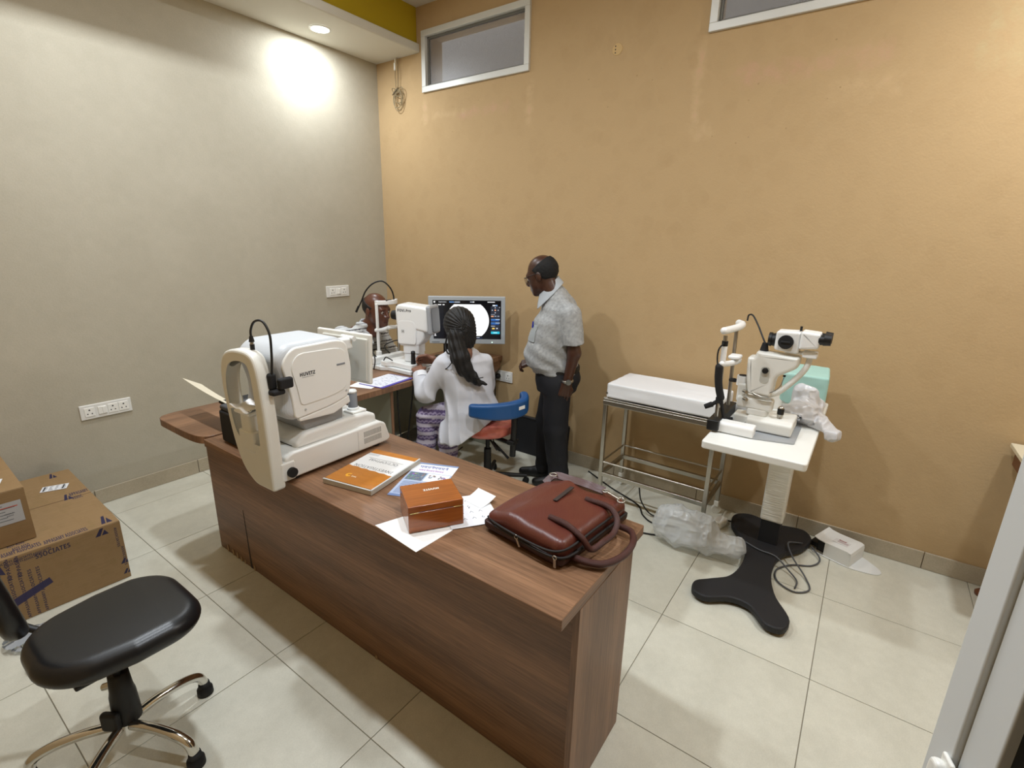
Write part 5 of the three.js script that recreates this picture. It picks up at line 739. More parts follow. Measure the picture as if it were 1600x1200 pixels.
// a hand from the wrist: dir towards the knuckles, nrm out of the palm, thumbSide +1/-1 along dir x nrm, curl per finger and joint
function hand(w, dir, nrm, thumbSide, curl, spread = 0.05, s = 1) {
  dir = norm3(dir); let sd = norm3(cross3(dir, nrm)); nrm = cross3(sd, dir); sd = sd.map(v => v * thumbSide);
  const f = [], pts = [w], rot = (d, a) => add3(d.map(v => v * Math.cos(a)), nrm, Math.sin(a));
  const off = [0.030, 0.010, -0.010, -0.028], len = [0.068, 0.078, 0.072, 0.056], rad = [0.0088, 0.0092, 0.0088, 0.0078];
  for (let i = 0; i < 4; i++) {
    const k = add3(add3(w, dir, 0.082 * s), sd, off[i] * s); f.push(cap(add3(w, sd, off[i] * 0.55 * s), k, 0.019 * s, 0.0135 * s));
    let p = k, a = 0, d0 = norm3(add3(dir, sd, off[i] / 0.03 * spread)); const c = Array.isArray(curl) ? curl[i] : curl;
    for (let j = 0; j < 3; j++) { a += c * (j ? 1.15 : 0.8); const d = add3(d0.map(v => v * Math.cos(a)), nrm, Math.sin(a)), q = add3(p, d, len[i] * [0.45, 0.31, 0.24][j] * s); f.push(cap(p, q, rad[i] * s * (1 - j * 0.08), rad[i] * s * (0.94 - j * 0.1))); pts.push(q); p = q; }
  }
  const t0 = add3(add3(w, dir, 0.022 * s), sd, 0.022 * s), t1 = add3(add3(add3(t0, dir, 0.026 * s), sd, 0.026 * s), nrm, 0.010 * s), t2 = add3(add3(add3(t1, dir, 0.03 * s), sd, 0.006 * s), nrm, (0.008 + 0.02 * (Array.isArray(curl) ? curl[0] : curl)) * s), t3 = add3(add3(t2, dir, 0.02 * s), nrm, 0.016 * (Array.isArray(curl) ? curl[0] : curl) * s);
  f.push(cap(t0, t1, 0.016 * s, 0.012 * s), cap(t1, t2, 0.0115 * s, 0.010 * s), cap(t2, t3, 0.010 * s, 0.008 * s)); pts.push(t1, t2, t3);
  return { f: union(f, 0.006), box: boxOf(pts, 0.035) };
}
// head in its own frame: face along +z, origin between the ears; returns a field in the head frame
function headField({ slim = 1, jaw = 1 } = {}) {
  const parts = [ell([0, 0.038, -0.014], [0.074 * slim, 0.09, 0.097]), ell([0, -0.02, 0.03], [0.064 * slim, 0.085, 0.062]), ell([0, -0.055, 0.028], [0.052 * slim * jaw, 0.055, 0.056]), cap([-0.014, -0.098, 0.062], [0.014, -0.098, 0.062], 0.019), cap([-0.036, 0.018, 0.078], [0.036, 0.018, 0.078], 0.012)];
  const base = union(parts, 0.028), nose = union([cap([0, 0.012, 0.086], [0, -0.03, 0.108], 0.008, 0.0135), cap([-0.013, -0.036, 0.098], [0.013, -0.036, 0.098], 0.0095)], 0.01);
  const lips = union([cap([-0.02, -0.066, 0.083], [0.02, -0.066, 0.083], 0.0075), cap([-0.017, -0.075, 0.082], [0.017, -0.075, 0.082], 0.0075)], 0.004);
  const ears = union([-1, 1].map(s => ell([s * 0.078 * slim, -0.004, -0.012], [0.009, 0.031, 0.018])), 0.001);
  const neck = cap([0, -0.05, -0.035], [0, -0.16, -0.05], 0.054 * slim, 0.058 * slim);
  return (x, y, z) => { let d = base(x, y, z); for (const s of [-1, 1]) d = smax(d, -(Math.hypot(x - s * 0.031, y + 0.001, z - 0.103) - 0.019), 0.012); d = smin(d, nose(x, y, z), 0.012); d = smin(d, lips(x, y, z), 0.008); d = smin(d, ears(x, y, z), 0.006); return smin(d, neck(x, y, z), 0.025); };
}
const frame = (pos, yaw, pitch, roll = 0) => new THREE.Matrix4().makeRotationFromEuler(new THREE.Euler(pitch, yaw, roll, 'YXZ')).setPosition(...pos);
const skinColour = (base, lip) => (x, y, z) => { const n = (noise3(x * 60, y * 60, z * 60, 2) - 0.5) * 0.05, m = Math.abs(y + 0.07) < 0.010 && Math.abs(x) < 0.024 && z > 0.075 ? 1 : 0; return base.map((v, i) => clamp(lerp(v, lip[i], m) + n, 0, 1)); };
function limbMesh(f, pts, m, cell, col) { const [lo, hi] = boxOf(pts, m); return net(f, lo, hi, cell, col); }
function person(label, skin, lip, rough, pieces) {        // pieces: geometries merged into one continuous body
  const t = thing('person', label, 'person');
  const g = mergeGeometries(pieces.map(q => { const k = q.index ? q.toNonIndexed() : q; if (!k.attributes.color) { const c = new THREE.Color().setRGB(...skin, THREE.SRGBColorSpace), n = k.attributes.position.count, a = new Float32Array(n * 3); for (let i = 0; i < n; i++) { a[i * 3] = c.r; a[i * 3 + 1] = c.g; a[i * 3 + 2] = c.b; } k.setAttribute('color', new THREE.BufferAttribute(a, 3)); } return k; }));
  t.userData.body = undefined; delete t.userData.body;
  part(t, 'body', g, M(0xffffff, rough, 0, { vertexColors: true })); return t;
}
const eyes = (t, m4) => { for (const s of [-1, 1]) { const e = part(t, 'eye', new THREE.SphereGeometry(0.0115, 18, 12).translate(s * 0.031, -0.001, 0.0795).applyMatrix4(m4), M(0xb3aaa0, 0.3)); part(e, 'iris', new THREE.SphereGeometry(0.006, 14, 10).scale(1, 1, 0.5).translate(s * 0.0315, -0.0015, 0.0885).applyMatrix4(m4), M(0x140c08, 0.15)); } };

{ // ---- standing man in a pale short-sleeved shirt, looking down at the monitor
  const F = [-0.84, 0, 0.54], L = [0.54, 0, 0.84], P = (s, l, y) => [2.08 + F[0] * s + L[0] * l, y, 0.365 + F[2] * s + L[2] * l], yaw = Math.atan2(F[0], F[2]);
  const sk = [0.265, 0.16, 0.115], lip = [0.24, 0.13, 0.11];
  const hm = frame(P(0.10, 0.0, 1.452), -1.42, 0.30), hf = headField({ slim: 1.02, jaw: 1.06 });
  const headG = net(hf, [-0.1, -0.2, -0.14], [0.1, 0.15, 0.14], 0.0045, skinColour(sk, lip)).applyMatrix4(hm);
  const shL = P(-0.085, 0.165, 1.225), elL = [2.277, 0.985, 0.442], wrL = [2.246, 0.785, 0.462], shR = P(-0.03, -0.17, 1.225), elR = P(-0.03, -0.23, 0.96), wrR = [1.872, 0.845, 0.29];
  const hL = hand(wrL, [-0.2, -1, 0.08], [-0.84, 0, 0.54].map((v, i) => v * 0.3 + [-0.54, 0, -0.84][i]), 1, [0.22, 0.2, 0.22, 0.26], 0.06, 1.02), hR = hand(wrR, [-0.85, -0.35, 0.4], [-0.1, -0.9, -0.35], -1, [0.78, 0.7, 0.72, 0.75], 0.03, 1.0);
  const hipL = P(-0.03, 0.085, 0.8), hipR = P(-0.03, -0.085, 0.8), knL = P(-0.03, 0.095, 0.43), knR = P(0.02, -0.095, 0.43), anL = [2.19, 0.08, 0.40], anR = [2.03, 0.08, 0.335];
  const inner = union([stack([[0.78, ...xz(P(-0.03, 0, 0)), 0.13, 0.11], [0.94, ...xz(P(0.02, 0, 0)), 0.14, 0.14], [1.15, ...xz(P(0.01, 0, 0)), 0.15, 0.11], [1.26, ...xz(P(0.0, 0, 0)), 0.10, 0.06]], yaw), cap(P(0.02, 0, 1.24), P(0.055, 0, 1.38), 0.064, 0.06), cap(shL, elL, 0.042, 0.04), cap(elL, wrL, 0.041, 0.028), cap(shR, elR, 0.042, 0.04), cap(elR, wrR, 0.041, 0.028), cap(hipL, knL, 0.07, 0.05), cap(knL, anL, 0.05, 0.035), cap(hipR, knR, 0.07, 0.05), cap(knR, anR, 0.05, 0.035)], 0.025);
  function xz(p) { return [p[0], p[2]]; }
  const t = person('standing man in pale grey short-sleeved shirt and dark trousers, wearing glasses', sk, lip, 0.36, [limbMesh(inner, [shL, shR, elL, elR, wrL, wrR, anL, anR, P(0.2, 0, 1), P(-0.2, 0, 1.38)], 0.08, 0.011), headG, net(hL.f, ...hL.box, 0.0035), net(hR.f, ...hR.box, 0.0035)]);
  eyes(t, hm);
  // hair: a fringe around the sides and back of a bald crown
  const hair = (x, y, z) => { const o = ell([0, 0.034, -0.016], [0.083, 0.096, 0.108])(x, y, z), line = (z > 0.045 ? 1 : -1); return Math.max(o + 0.003 * (noise3(x * 70, y * 70, z * 70, 4) - 0.5), y - 0.072 - clamp((-z - 0.02) * 0.55, -0.05, 0.06), z - 0.035 - clamp(y * 0.3, -0.02, 0.02), 0.012 - y - clamp((-z) * 1.1, -0.03, 0.085)); };
  part(t, 'hair', net(hair, [-0.1, -0.1, -0.14], [0.1, 0.15, 0.07], 0.0045).applyMatrix4(hm), M(0x080707, 0.8));
  const gl = part(t, 'glasses', [tube([[-0.055, 0.012, 0.098], [-0.03, 0.014, 0.112], [0, 0.012, 0.114], [0.03, 0.014, 0.112], [0.055, 0.012, 0.098]], 0.002, 30, 6), tube([[0.056, 0.012, 0.098], [0.084, 0.012, 0.06], [0.086, 0.014, -0.01], [0.083, 0.0, -0.03]], 0.0022, 30, 6), tube([[-0.056, 0.012, 0.098], [-0.084, 0.012, 0.06], [-0.086, 0.014, -0.01], [-0.083, 0.0, -0.03]], 0.0022, 30, 6), ...[-1, 1].map(s => tube([[s * 0.008, 0.01, 0.114], [s * 0.054, 0.01, 0.1], [s * 0.052, -0.02, 0.098], [s * 0.03, -0.028, 0.106], [s * 0.01, -0.018, 0.113]], 0.0014, 40, 5, true))].map(g => g.applyMatrix4(hm)), M(0x1b1312, 0.35));
  // shirt, with slack folds and a soft belly over the belt
  const torso = stack([[0.832, ...xz(P(-0.015, 0, 0)), 0.162, 0.158], [0.875, ...xz(P(0.012, 0, 0)), 0.172, 0.178], [0.94, ...xz(P(0.024, 0, 0)), 0.176, 0.178], [1.05, ...xz(P(0.012, 0, 0)), 0.178, 0.158], [1.15, ...xz(P(-0.002, 0, 0)), 0.182, 0.145], [1.24, ...xz(P(-0.02, 0, 0)), 0.168, 0.115], [1.31, ...xz(P(-0.002, 0, 0)), 0.105, 0.092], [1.35, ...xz(P(0.012, 0, 0)), 0.068, 0.075]], yaw);
  const sleeve = (a, e, k) => { const f = cap(a, add3(e, [0, 0.0, 0]), 0.074, 0.07), d = [e[0] - a[0], e[1] - a[1], e[2] - a[2]], n = Math.hypot(...d); return (x, y, z) => Math.max(f(x, y, z), ((x - a[0]) * d[0] + (y - a[1]) * d[1] + (z - a[2]) * d[2]) / n - n * k); };
  const traps = union([cap(P(-0.055, 0, 1.25), P(0.002, 0, 1.345), 0.085, 0.062), cap(P(-0.06, 0.13, 1.24), P(0.012, 0.035, 1.35), 0.06, 0.042), cap(P(-0.05, -0.13, 1.24), P(0.012, -0.035, 1.35), 0.06, 0.042)], 0.03);
  const sl = sleeve(shL, elL, 0.78), sr = sleeve(shR, elR, 0.8);
  const fold = (x, y, z) => { const s = (x - 2.08) * F[0] + (z - 0.365) * F[2], l = (x - 2.08) * L[0] + (z - 0.365) * L[2]; return 0.005 * Math.sin((y - s * 0.75) * 52 + 3 * noise3(x * 6, y * 6, z * 6, 6)) * clamp((1.16 - y) * 5, 0, 1) * clamp((l + 0.05) * 8, 0.2, 1) + 0.006 * (noise3(x * 11, y * 13, z * 11, 8) - 0.5); };
  const shirtF = (x, y, z) => smin(smin(smin(torso(x, y, z), traps(x, y, z), 0.03), sl(x, y, z), 0.022), sr(x, y, z), 0.022) + fold(x, y, z);
  const shirt = part(t, 'shirt', limbMesh(shirtF, [P(0.2, -0.3, 0.82), P(-0.22, 0.26, 1.4), P(-0.2, -0.26, 1.4), P(0.2, 0.26, 0.84), elL, elR], 0.06, 0.0085, (x, y, z) => { const n = noise3(x * 80, y * 80, z * 80, 3), q = noise3(x * 140, y * 140, z * 140, 5); const v = 0.64 + (n - 0.5) * 0.10 + (q - 0.5) * 0.12; return [v * 0.99, v, v * 1.0]; }), M(0xffffff, 0.8, 0, { vertexColors: true }));
  part(shirt, 'collar', net((x, y, z) => { const s = (x - 2.08) * F[0] + (z - 0.365) * F[2] - 0.055, l = (x - 2.08) * L[0] + (z - 0.365) * L[2], yy = y - 1.352 + s * 1.02, r = Math.hypot(s * 1.06, l); return Math.max(Math.abs(r - 0.079 - clamp(-yy * 0.5, -0.016, 0.03)) - 0.007, Math.abs(yy) - 0.04, s - 0.05 - 0.25 * Math.abs(l)); }, [1.9, 1.18, 0.22], [2.24, 1.48, 0.56], 0.0055), M(0xaeb4b9, 0.8));
  part(shirt, 'pen', rod(add3(P(0.148, 0.075, 1.125), F, 0), P(0.146, 0.075, 1.165), 0.006, 0.004), M(0x1a2fa0, 0.4), 'blue pen in the pocket');
  part(shirt, 'pocket', net((x, y, z) => { const s = (x - 2.08) * F[0] + (z - 0.365) * F[2], l = (x - 2.08) * L[0] + (z - 0.365) * L[2]; return Math.max(Math.abs(shirtF(x, y, z) - 0.003) - 0.0035, Math.abs(l - 0.085) - 0.045, Math.abs(y - 1.09) - 0.055, 0.03 - s); }, [1.85, 1.0, 0.35], [2.12, 1.18, 0.62], 0.006), M(0xa3a8a9, 0.8));
  // trousers and belt
  const tr0 = union([stack([[0.70, ...xz(P(-0.03, 0, 0)), 0.16, 0.135], [0.78, ...xz(P(-0.035, 0, 0)), 0.17, 0.155], [0.85, ...xz(P(-0.025, 0, 0)), 0.158, 0.15]], yaw, 0.01), cap(add3(hipL, [0, -0.05, 0]), knL, 0.098, 0.082), cap(knL, [anL[0], 0.03, anL[2]], 0.082, 0.07), cap(add3(hipR, [0, -0.05, 0]), knR, 0.098, 0.08), cap(knR, [anR[0], 0.03, anR[2]], 0.08, 0.068)], 0.022);
  part(t, 'trousers', limbMesh((x, y, z) => Math.max(tr0(x, y, z) + 0.010 * (noise3(x * 15, y * 11, z * 15, 9) - 0.5) + 0.003 * Math.sin(y * 60 + noise3(x * 9, y * 6, z * 9, 1) * 8) * clamp((0.35 - y) * 4, 0, 1), 0.05 - y, y - 0.86), [P(-0.2, 0.2, 0.03), P(0.2, -0.2, 0.86), [1.92, 0.1, 0.25], [2.3, 0.1, 0.5]], 0.04, 0.010), M(0x0d0e15, 0.8));
  part(t, 'belt', net((x, y, z) => Math.max(stack([[0.70, ...xz(P(-0.03, 0, 0)), 0.163, 0.157], [0.9, ...xz(P(-0.022, 0, 0)), 0.163, 0.157]], yaw, 0.01)(x, y, z), Math.abs(y - 0.84 + 0.06 * ((x - 2.08) * F[0] + (z - 0.365) * F[2])) - 0.017), [1.85, 0.78, 0.12], [2.32, 0.9, 0.62], 0.0075), mat.black);
  const shoe = (a, toe) => { const d = norm3([toe[0] - a[0], 0, toe[2] - a[2]]); return union([cap([a[0] - d[0] * 0.05, 0.036, a[2] - d[2] * 0.05], [a[0] + d[0] * 0.05, 0.044, a[2] + d[2] * 0.05], 0.036, 0.038), cap([a[0] + d[0] * 0.05, 0.04, a[2] + d[2] * 0.05], [a[0] + d[0] * 0.165, 0.03, a[2] + d[2] * 0.165], 0.04, 0.028), cap([a[0] - d[0] * 0.035, 0.07, a[2] - d[2] * 0.035], [a[0], 0.09, a[2]], 0.04, 0.042)], 0.02); };
  for (const [a, toe] of [[anL, [2.03, 0, 0.5]], [anR, [1.86, 0, 0.41]]]) part(t, 'shoe', limbMesh((x, y, z) => Math.max(shoe(a, toe)(x, y, z), 0.002 - y), [[a[0] - 0.2, 0, a[2] - 0.15], [a[0] + 0.1, 0.1, a[2] + 0.16]], 0.05, 0.007), mat.black);
  const wt = part(t, 'wristwatch', (() => { const g = new THREE.TorusGeometry(0.0335, 0.0065, 8, 30).scale(1, 1, 1.6); g.rotateX(Math.PI / 2 + 0.12); return g.translate(wrL[0] + 0.003, wrL[1] + 0.014, wrL[2]); })(), mat.steel, 'steel wristwatch');
  part(wt, 'dial', cy(0.017, 0.018, 0.01, 0, 0, 0, 28).rotateX(Math.PI / 2).rotateY(0.72).translate(wrL[0] + 0.027, wrL[1] + 0.012, wrL[2] + 0.028), M(0x6d6f6c, 0.25, 0.4));
}
{ // ---- seated woman in a white coat, seen from behind
  const F = norm3([-0.8, 0, -0.6]), L = [-0.6, 0, 0.8], yaw = Math.atan2(F[0], F[2]), sk = [0.52, 0.36, 0.28];
  const C = y => { const t = clamp((y - 0.5) / 0.5, 0, 1); return [lerp(1.735, 1.69, t), y, lerp(0.80, 0.852, t)]; }, P = (s, l, y) => add3(add3(C(y), F, s), L, l), xz = p => [p[0], p[2]];
  const hm = frame([1.672, 1.128, 0.866], Math.atan2(-0.86, -0.5), 0.16, -0.05), hf = headField({ slim: 0.95, jaw: 0.92 });
  const headG = net(hf, [-0.1, -0.2, -0.14], [0.1, 0.15, 0.14], 0.005, skinColour(sk, [0.5, 0.27, 0.24])).applyMatrix4(hm);
  const shL = P(0.0, 0.135, 0.905), elL = [1.515, 0.695, 1.02], wrL = [1.392, 0.806, 0.945], shR = P(0.0, -0.135, 0.905), elR = [1.69, 0.705, 0.605], wrR = [1.372, 0.862, 0.785];
  const hL = hand(wrL, [-0.78, 0.18, -0.45], [-0.25, -0.8, -0.55], -1, [0.42, 0.5, 0.55, 0.6], 0.06, 0.94), hR = hand(wrR, [-0.92, 0.0, 0.35], [-0.3, -0.35, 0.85], 1, [0.62, 0.66, 0.66, 0.66], 0.03, 0.94);
  const hipL = P(0.02, 0.09, 0.56), hipR = P(0.02, -0.09, 0.56), knL = [1.485, 0.53, 0.985], knR = [1.60, 0.53, 0.905], anL = [1.49, 0.09, 0.995], anR = [1.61, 0.09, 0.92];
  const inner = union([stack([[0.54, ...xz(C(0.54)), 0.13, 0.09], [0.72, ...xz(C(0.72)), 0.10, 0.08], [0.9, ...xz(C(0.9)), 0.13, 0.085], [0.965, ...xz(C(0.97)), 0.08, 0.05]], yaw), cap(P(0.01, 0, 0.95), P(0.03, 0, 1.05), 0.045, 0.046), cap(shL, elL, 0.034, 0.03), cap(elL, wrL, 0.03, 0.023), cap(shR, elR, 0.034, 0.03), cap(elR, wrR, 0.03, 0.023), cap(hipL, knL, 0.06, 0.045), cap(knL, anL, 0.045, 0.03), cap(hipR, knR, 0.06, 0.045), cap(knR, anR, 0.045, 0.03)], 0.025);
  const t = person('seated woman in a white coat with long dark ponytail, back to the viewer', sk, sk, 0.45, [limbMesh(inner, [shL, shR, elL, elR, wrL, wrR, anL, anR, C(1.05)], 0.09, 0.012), headG, net(hL.f, ...hL.box, 0.0038), net(hR.f, ...hR.box, 0.0038)]);
  eyes(t, hm);
  // hair: full cap drawn back into a ponytail that sways to the right
  const capH = (x, y, z) => { const o = union([ell([0, 0.03, -0.022], [0.098, 0.106, 0.114]), ell([0, -0.055, -0.06], [0.088, 0.095, 0.06])], 0.04)(x, y, z); return Math.max(o + 0.0015 * Math.sin(Math.atan2(x, y - 0.0) * 30 + z * 30) + 0.003 * (noise3(x * 60, y * 60, z * 60, 2) - 0.5), z - 0.055 - clamp(y * 0.45, -0.1, 0.05), -1); };
  const hair = part(t, 'hair', net(capH, [-0.12, -0.18, -0.17], [0.12, 0.16, 0.1], 0.005).applyMatrix4(hm), M(0x0d0a09, 0.62));
  const tp = [[1.705, 1.145, 0.925], [1.722, 1.10, 0.945], [1.735, 1.03, 0.955], [1.762, 0.965, 0.955], [1.785, 0.90, 0.94], [1.812, 0.85, 0.915], [1.848, 0.808, 0.885], [1.892, 0.795, 0.85]], tr_ = [0.035, 0.05, 0.052, 0.056, 0.05, 0.036, 0.02, 0.005];
  const tailF = union(tp.slice(1).map((p, i) => cap(tp[i], p, tr_[i], tr_[i + 1])), 0.02);
  part(hair, 'ponytail', limbMesh((x, y, z) => tailF(x, y, z) + 0.003 * Math.sin((x * 1.2 - z * 1.0) * 120 + y * 60 + noise3(x * 10, y * 10, z * 10, 3) * 6), tp, 0.07, 0.005), M(0x0d0a09, 0.62));
  const lock = (pts, r) => tube(pts, r, 30, 6);
  part(hair, 'stray_locks', [lock([[1.80, 0.90, 0.945], [1.83, 0.862, 0.935], [1.862, 0.842, 0.91], [1.89, 0.848, 0.885]], 0.003), lock([[1.735, 0.96, 0.985], [1.71, 0.915, 0.995], [1.68, 0.89, 0.995], [1.655, 0.878, 0.99]], 0.003), lock([[1.64, 1.08, 0.94], [1.645, 1.02, 0.96], [1.675, 0.985, 0.972], [1.71, 0.985, 0.975]], 0.006)], M(0x0d0a09, 0.62));
  part(hair, 'hair_tie', new THREE.TorusGeometry(0.032, 0.007, 8, 24).rotateX(1.2).translate(1.712, 1.122, 0.936), M(0x241a1a, 0.7));
  // coat with loose sleeves, hanging over the seat and lower on the left
  const ct = union([stack([[0.40, ...xz(P(-0.015, 0.03, 0.5)), 0.215, 0.155], [0.56, ...xz(P(0.0, 0.0, 0.56)), 0.195, 0.15], [0.70, ...xz(C(0.7)), 0.165, 0.128], [0.84, ...xz(C(0.84)), 0.172, 0.115], [0.92, ...xz(C(0.92)), 0.16, 0.098], [0.975, ...xz(P(0.005, 0, 0.985)), 0.10, 0.075], [1.01, ...xz(P(0.01, 0, 0.99)), 0.06, 0.058]], yaw, 0.012), cap(shL, elL, 0.056, 0.064), cap(elL, wrL, 0.062, 0.044), cap(shR, elR, 0.056, 0.062), cap(elR, wrR, 0.06, 0.044)], 0.03);
  const coatF = (x, y, z) => { const ri = (x - 1.73) * 0.816 - (z - 0.8) * 0.578; let d = ct(x, y, z) + 0.014 * (noise3(x * 10, y * 8, z * 10, 5) - 0.5) + (0.015 * Math.abs(Math.sin((ri * 1.5 + y * 0.45) * 22 + noise3(x * 5, y * 5, z * 5, 2) * 5)) - 0.007) * clamp((0.9 - y) * 4, 0.25, 1); d = Math.max(d, 0.37 + clamp((ri + 0.12) * 0.65, 0, 0.2) - y);
    for (const [e, w] of [[elL, wrL], [elR, wrR]]) { const a = [w[0] - e[0], w[1] - e[1], w[2] - e[2]], n = Math.hypot(...a), k = ((x - e[0]) * a[0] + (y - e[1]) * a[1] + (z - e[2]) * a[2]) / n; if (Math.hypot(x - w[0], y - w[1], z - w[2]) < 0.14) d = Math.max(d, k - n * 0.95); } return d; };
  const coat = part(t, 'coat', limbMesh(coatF, [[1.36, 0.36, 0.6], [1.98, 1.0, 1.1], elR, elL], 0.07, 0.0085), M(0xcfd0d6, 0.85));
  part(coat, 'cuff', [rod(add3(wrL, norm3([elL[0] - wrL[0], elL[1] - wrL[1], elL[2] - wrL[2]]), 0.055), add3(wrL, norm3([elL[0] - wrL[0], elL[1] - wrL[1], elL[2] - wrL[2]]), 0.012), 0.052, 0.048, 24)], M(0xe6e7ea, 0.8));
  part(coat, 'collar', net((x, y, z) => { const s = (x - 1.69) * F[0] + (z - 0.852) * F[2], l = (x - 1.69) * L[0] + (z - 0.852) * L[2], yy = y - 0.99; return Math.max(Math.abs(Math.hypot(s - 0.01, l) - 0.068 + yy * 0.5) - 0.006, Math.abs(yy) - 0.024); }, [1.57, 0.94, 0.74], [1.81, 1.05, 0.98], 0.006), M(0xdedfe3, 0.8));
  // printed lilac trousers in bands
  const pf = union([cap(hipL, knL, 0.082, 0.07), cap(knL, [anL[0], 0.07, anL[2]], 0.068, 0.062), cap(hipR, knR, 0.082, 0.07), cap(knR, [anR[0], 0.07, anR[2]], 0.068, 0.062)], 0.008);
  part(t, 'trousers', limbMesh((x, y, z) => Math.max(pf(x, y, z) + 0.018 * (noise3(x * 14, y * 20, z * 14, 6) - 0.5) + 0.0018 * Math.sin(y * 95 + noise3(x * 8, y * 8, z * 8, 3) * 8), 0.045 - y), [hipL, hipR, knL, knR, anL, anR], 0.11, 0.008, (x, y, z) => { const b = y * 105 + 0.8 * noise3(x * 30, y * 10, z * 30, 4), w = Math.sin(b), v = Math.sin(b * 2.1 + Math.sin((x - z) * 160) * 0.9); return w > 0.25 ? [0.70, 0.67, 0.72] : v > 0.55 ? [0.60, 0.55, 0.66] : [0.33, 0.27, 0.42]; }), M(0xffffff, 0.8, 0, { vertexColors: true }));
  for (const a of [anL, anR]) part(t, 'sandal', limbMesh((x, y, z) => Math.max(union([cap([a[0] + 0.04, 0.03, a[2] + 0.02], [a[0] - 0.12, 0.022, a[2] - 0.05], 0.034, 0.026), cap([a[0], 0.05, a[2]], [a[0] - 0.03, 0.05, a[2] - 0.015], 0.034, 0.03)], 0.02)(x, y, z), 0.002 - y), [[a[0] - 0.14, 0, a[2] - 0.09], [a[0] + 0.07, 0.06, a[2] + 0.06]], 0.04, 0.008), M(0x2a1c1a, 0.6));
}
{ // ---- patient leaning into the retinal camera
  const F = [0.998, 0, 0.05], L = [0.05, 0, -0.998], yaw = Math.atan2(F[0], F[2]), sk = [0.36, 0.215, 0.155], xz = p => [p[0], p[2]];
  const C = y => { const t = clamp((y - 0.5) / 0.5, 0, 1.1); return [lerp(0.36, 0.66, t * t * 0.4 + t * 0.6), y, 0.83]; }, P = (s, l, y) => add3(add3(C(y), F, s), L, l);
  const hm = frame([0.812, 1.152, 0.80], Math.atan2(1, -0.12), 0.06), hf = headField({ slim: 1.03, jaw: 1.05 });
  const headG = net(hf, [-0.1, -0.2, -0.14], [0.1, 0.15, 0.14], 0.0045, skinColour(sk, [0.32, 0.17, 0.14])).applyMatrix4(hm);
  const shR = P(0.0, -0.175, 0.97), elR = [0.70, 0.735, 1.03], wrR = [0.78, 0.60, 0.98], shL = P(0.0, 0.175, 0.97), elL = [0.70, 0.735, 0.6], wrL = [0.78, 0.60, 0.66];
  const hR = hand(wrR, [0.8, -0.3, -0.15], [0, -1, 0.1], 1, 0.3), hL = hand(wrL, [0.8, -0.3, 0.15], [0, -1, -0.1], -1, 0.3);
  const hipR = [0.40, 0.53, 0.92], hipL = [0.40, 0.53, 0.74], knR = [0.80, 0.50, 0.95], knL = [0.80, 0.50, 0.71], anR = [0.76, 0.09, 0.95], anL = [0.76, 0.09, 0.71];
  const inner = union([stack([[0.5, ...xz(C(0.5)), 0.13, 0.09], [0.75, ...xz(C(0.75)), 0.13, 0.1], [0.95, ...xz(C(0.95)), 0.15, 0.09], [1.01, ...xz(C(1.0)), 0.09, 0.06]], yaw), cap(P(0.03, 0, 0.97), [0.775, 1.075, 0.812], 0.056, 0.053), cap(shL, elL, 0.042, 0.038), cap(elL, wrL, 0.038, 0.027), cap(shR, elR, 0.042, 0.038), cap(elR, wrR, 0.038, 0.027), cap(hipL, knL, 0.07, 0.05), cap(knL, anL, 0.05, 0.035), cap(hipR, knR, 0.07, 0.05), cap(knR, anR, 0.05, 0.035)], 0.025);
  const t = person('seated patient in white striped shirt with face pressed to the retinal camera', sk, sk, 0.34, [limbMesh(inner, [shL, shR, elL, elR, wrL, wrR, anL, anR, hipL, [0.8, 1.1, 0.8], [0.3, 0.6, 0.8]], 0.08, 0.012), headG, net(hL.f, ...hL.box, 0.004), net(hR.f, ...hR.box, 0.004)]);
  eyes(t, hm);
  const hair = (x, y, z) => Math.max(ell([0, 0.034, -0.018], [0.081, 0.094, 0.104])(x, y, z) + 0.003 * (noise3(x * 70, y * 70, z * 70, 4) - 0.5), y - 0.055 - clamp((-z - 0.03) * 0.5, -0.04, 0.05), z - 0.02, 0.006 - y - clamp(-z * 1.1, -0.02, 0.08));
  part(t, 'hair', net(hair, [-0.1, -0.1, -0.14], [0.1, 0.14, 0.07], 0.0045).applyMatrix4(hm), M(0x14100f, 0.6));
  const sh = union([stack([[0.47, ...xz(C(0.47)), 0.165, 0.13], [0.65, ...xz(C(0.65)), 0.17, 0.135], [0.85, ...xz(C(0.85)), 0.178, 0.128], [0.95, ...xz(C(0.95)), 0.17, 0.105], [1.01, ...xz(P(0.03, 0, 1.0)), 0.10, 0.085], [1.05, ...xz(P(0.055, 0, 1.0)), 0.07, 0.065]], yaw, 0.012), cap(add3(shR, L, 0.03), add3(elR, [0, 0.06, 0]), 0.07, 0.066), cap(add3(shL, L, -0.03), add3(elL, [0, 0.06, 0]), 0.07, 0.066)], 0.03);
  const shirt = part(t, 'shirt', limbMesh((x, y, z) => sh(x, y, z) + 0.008 * (noise3(x * 13, y * 13, z * 13, 8) - 0.5) + 0.004 * Math.sin((x * 0.7 + y + z * 0.4) * 50 + noise3(x * 8, y * 8, z * 8, 3) * 6), [[0.25, 0.46, 0.6], [0.85, 1.02, 1.08], elL, elR], 0.07, 0.006, (x, y, z) => { const u = (y - 0.25 * (x - 0.6)) * 1.0 + 0.012 * noise3(x * 9, y * 9, z * 9, 4), k = ((u % 0.058) + 0.058) % 0.058, j = ((u + 0.02) % 0.058 + 0.058) % 0.058; return k < 0.008 ? [0.24, 0.23, 0.25] : j < 0.006 ? [0.55, 0.55, 0.57] : [0.80, 0.81, 0.81]; }), M(0xffffff, 0.8, 0, { vertexColors: true }));
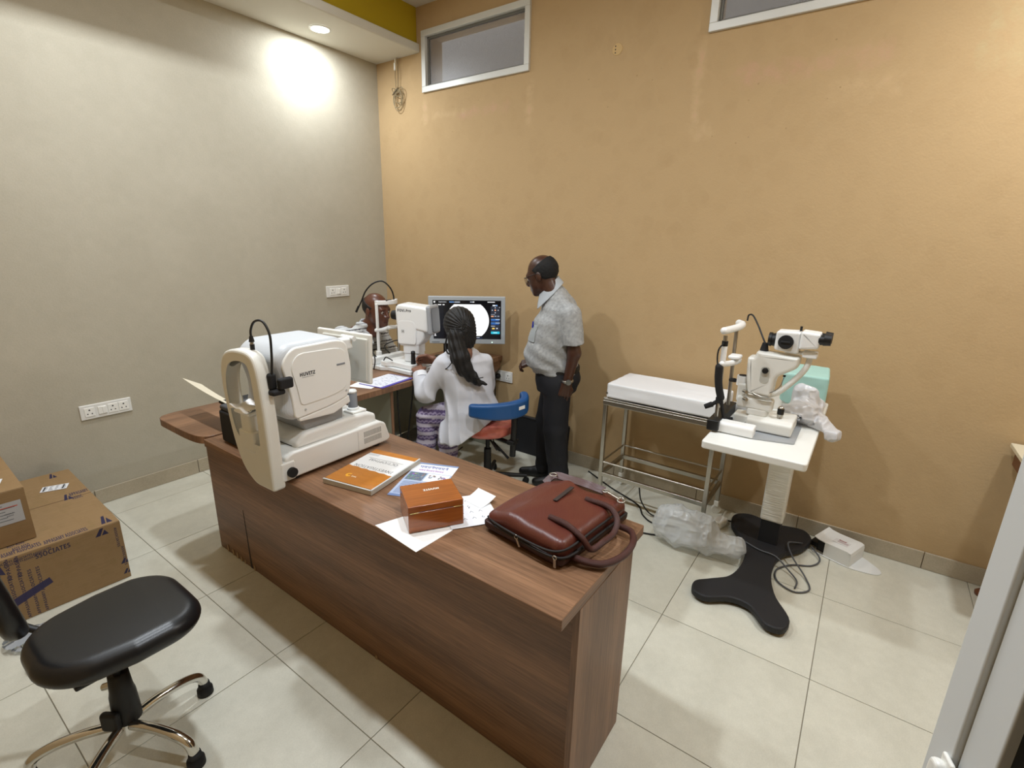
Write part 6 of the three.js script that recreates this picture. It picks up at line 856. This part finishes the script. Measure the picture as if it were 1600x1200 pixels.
  part(shirt, 'collar', net((x, y, z) => { const s = x - 0.735, l = z - 0.82, yy = y - 1.005 + s * 0.85; return Math.max(Math.abs(Math.hypot(s * 1.15, l) - 0.074 - clamp(-yy * 0.6, -0.01, 0.03)) - 0.006, Math.abs(yy) - 0.03, s > 0.05 ? 0.02 - Math.abs(l) : -1); }, [0.6, 0.86, 0.68], [0.88, 1.14, 0.96], 0.006), M(0xc4c7ca, 0.8));
  part(t, 'trousers', limbMesh((x, y, z) => Math.max(union([cap(hipL, knL, 0.09, 0.075), cap(knL, [anL[0], 0.06, anL[2]], 0.075, 0.06), cap(hipR, knR, 0.09, 0.075), cap(knR, [anR[0], 0.06, anR[2]], 0.075, 0.06), ell([0.38, 0.55, 0.83], [0.14, 0.1, 0.17])], 0.03)(x, y, z), 0.04 - y, y - 0.6), [hipL, hipR, knL, knR, anL, anR], 0.14, 0.012), M(0x2b2a2e, 0.8));
  for (const a of [anL, anR]) part(t, 'shoe', limbMesh((x, y, z) => Math.max(union([cap([a[0] - 0.04, 0.036, a[2]], [a[0] + 0.05, 0.04, a[2]], 0.036), cap([a[0] + 0.05, 0.038, a[2]], [a[0] + 0.15, 0.03, a[2]], 0.038, 0.028), cap([a[0], 0.07, a[2]], [a[0], 0.09, a[2]], 0.04)], 0.02)(x, y, z), 0.002 - y), [[a[0] - 0.08, 0, a[2] - 0.05], [a[0] + 0.18, 0.1, a[2] + 0.05]], 0.04, 0.009), mat.black);
  const st = thing('patient_stool', 'round black stool carrying the patient beside the cream wall', 'stool', [0.38, 0, 0.83]);
  part(st, 'seat', lathe([[0, 0.44], [0.16, 0.438], [0.175, 0.425], [0.175, 0.395], [0.16, 0.385], [0, 0.385]], 32), mat.black); part(st, 'column', cy(0.025, 0.025, 0.36, 0, 0.21, 0), mat.steel);
  for (let i = 0; i < 5; i++) { const a = i * 1.2566 + 0.3; part(st, 'leg', rod([0, 0.07, 0], [Math.cos(a) * 0.23, 0.02, Math.sin(a) * 0.23], 0.016, 0.018), mat.black); }
}
renderer.render(scene, camera);
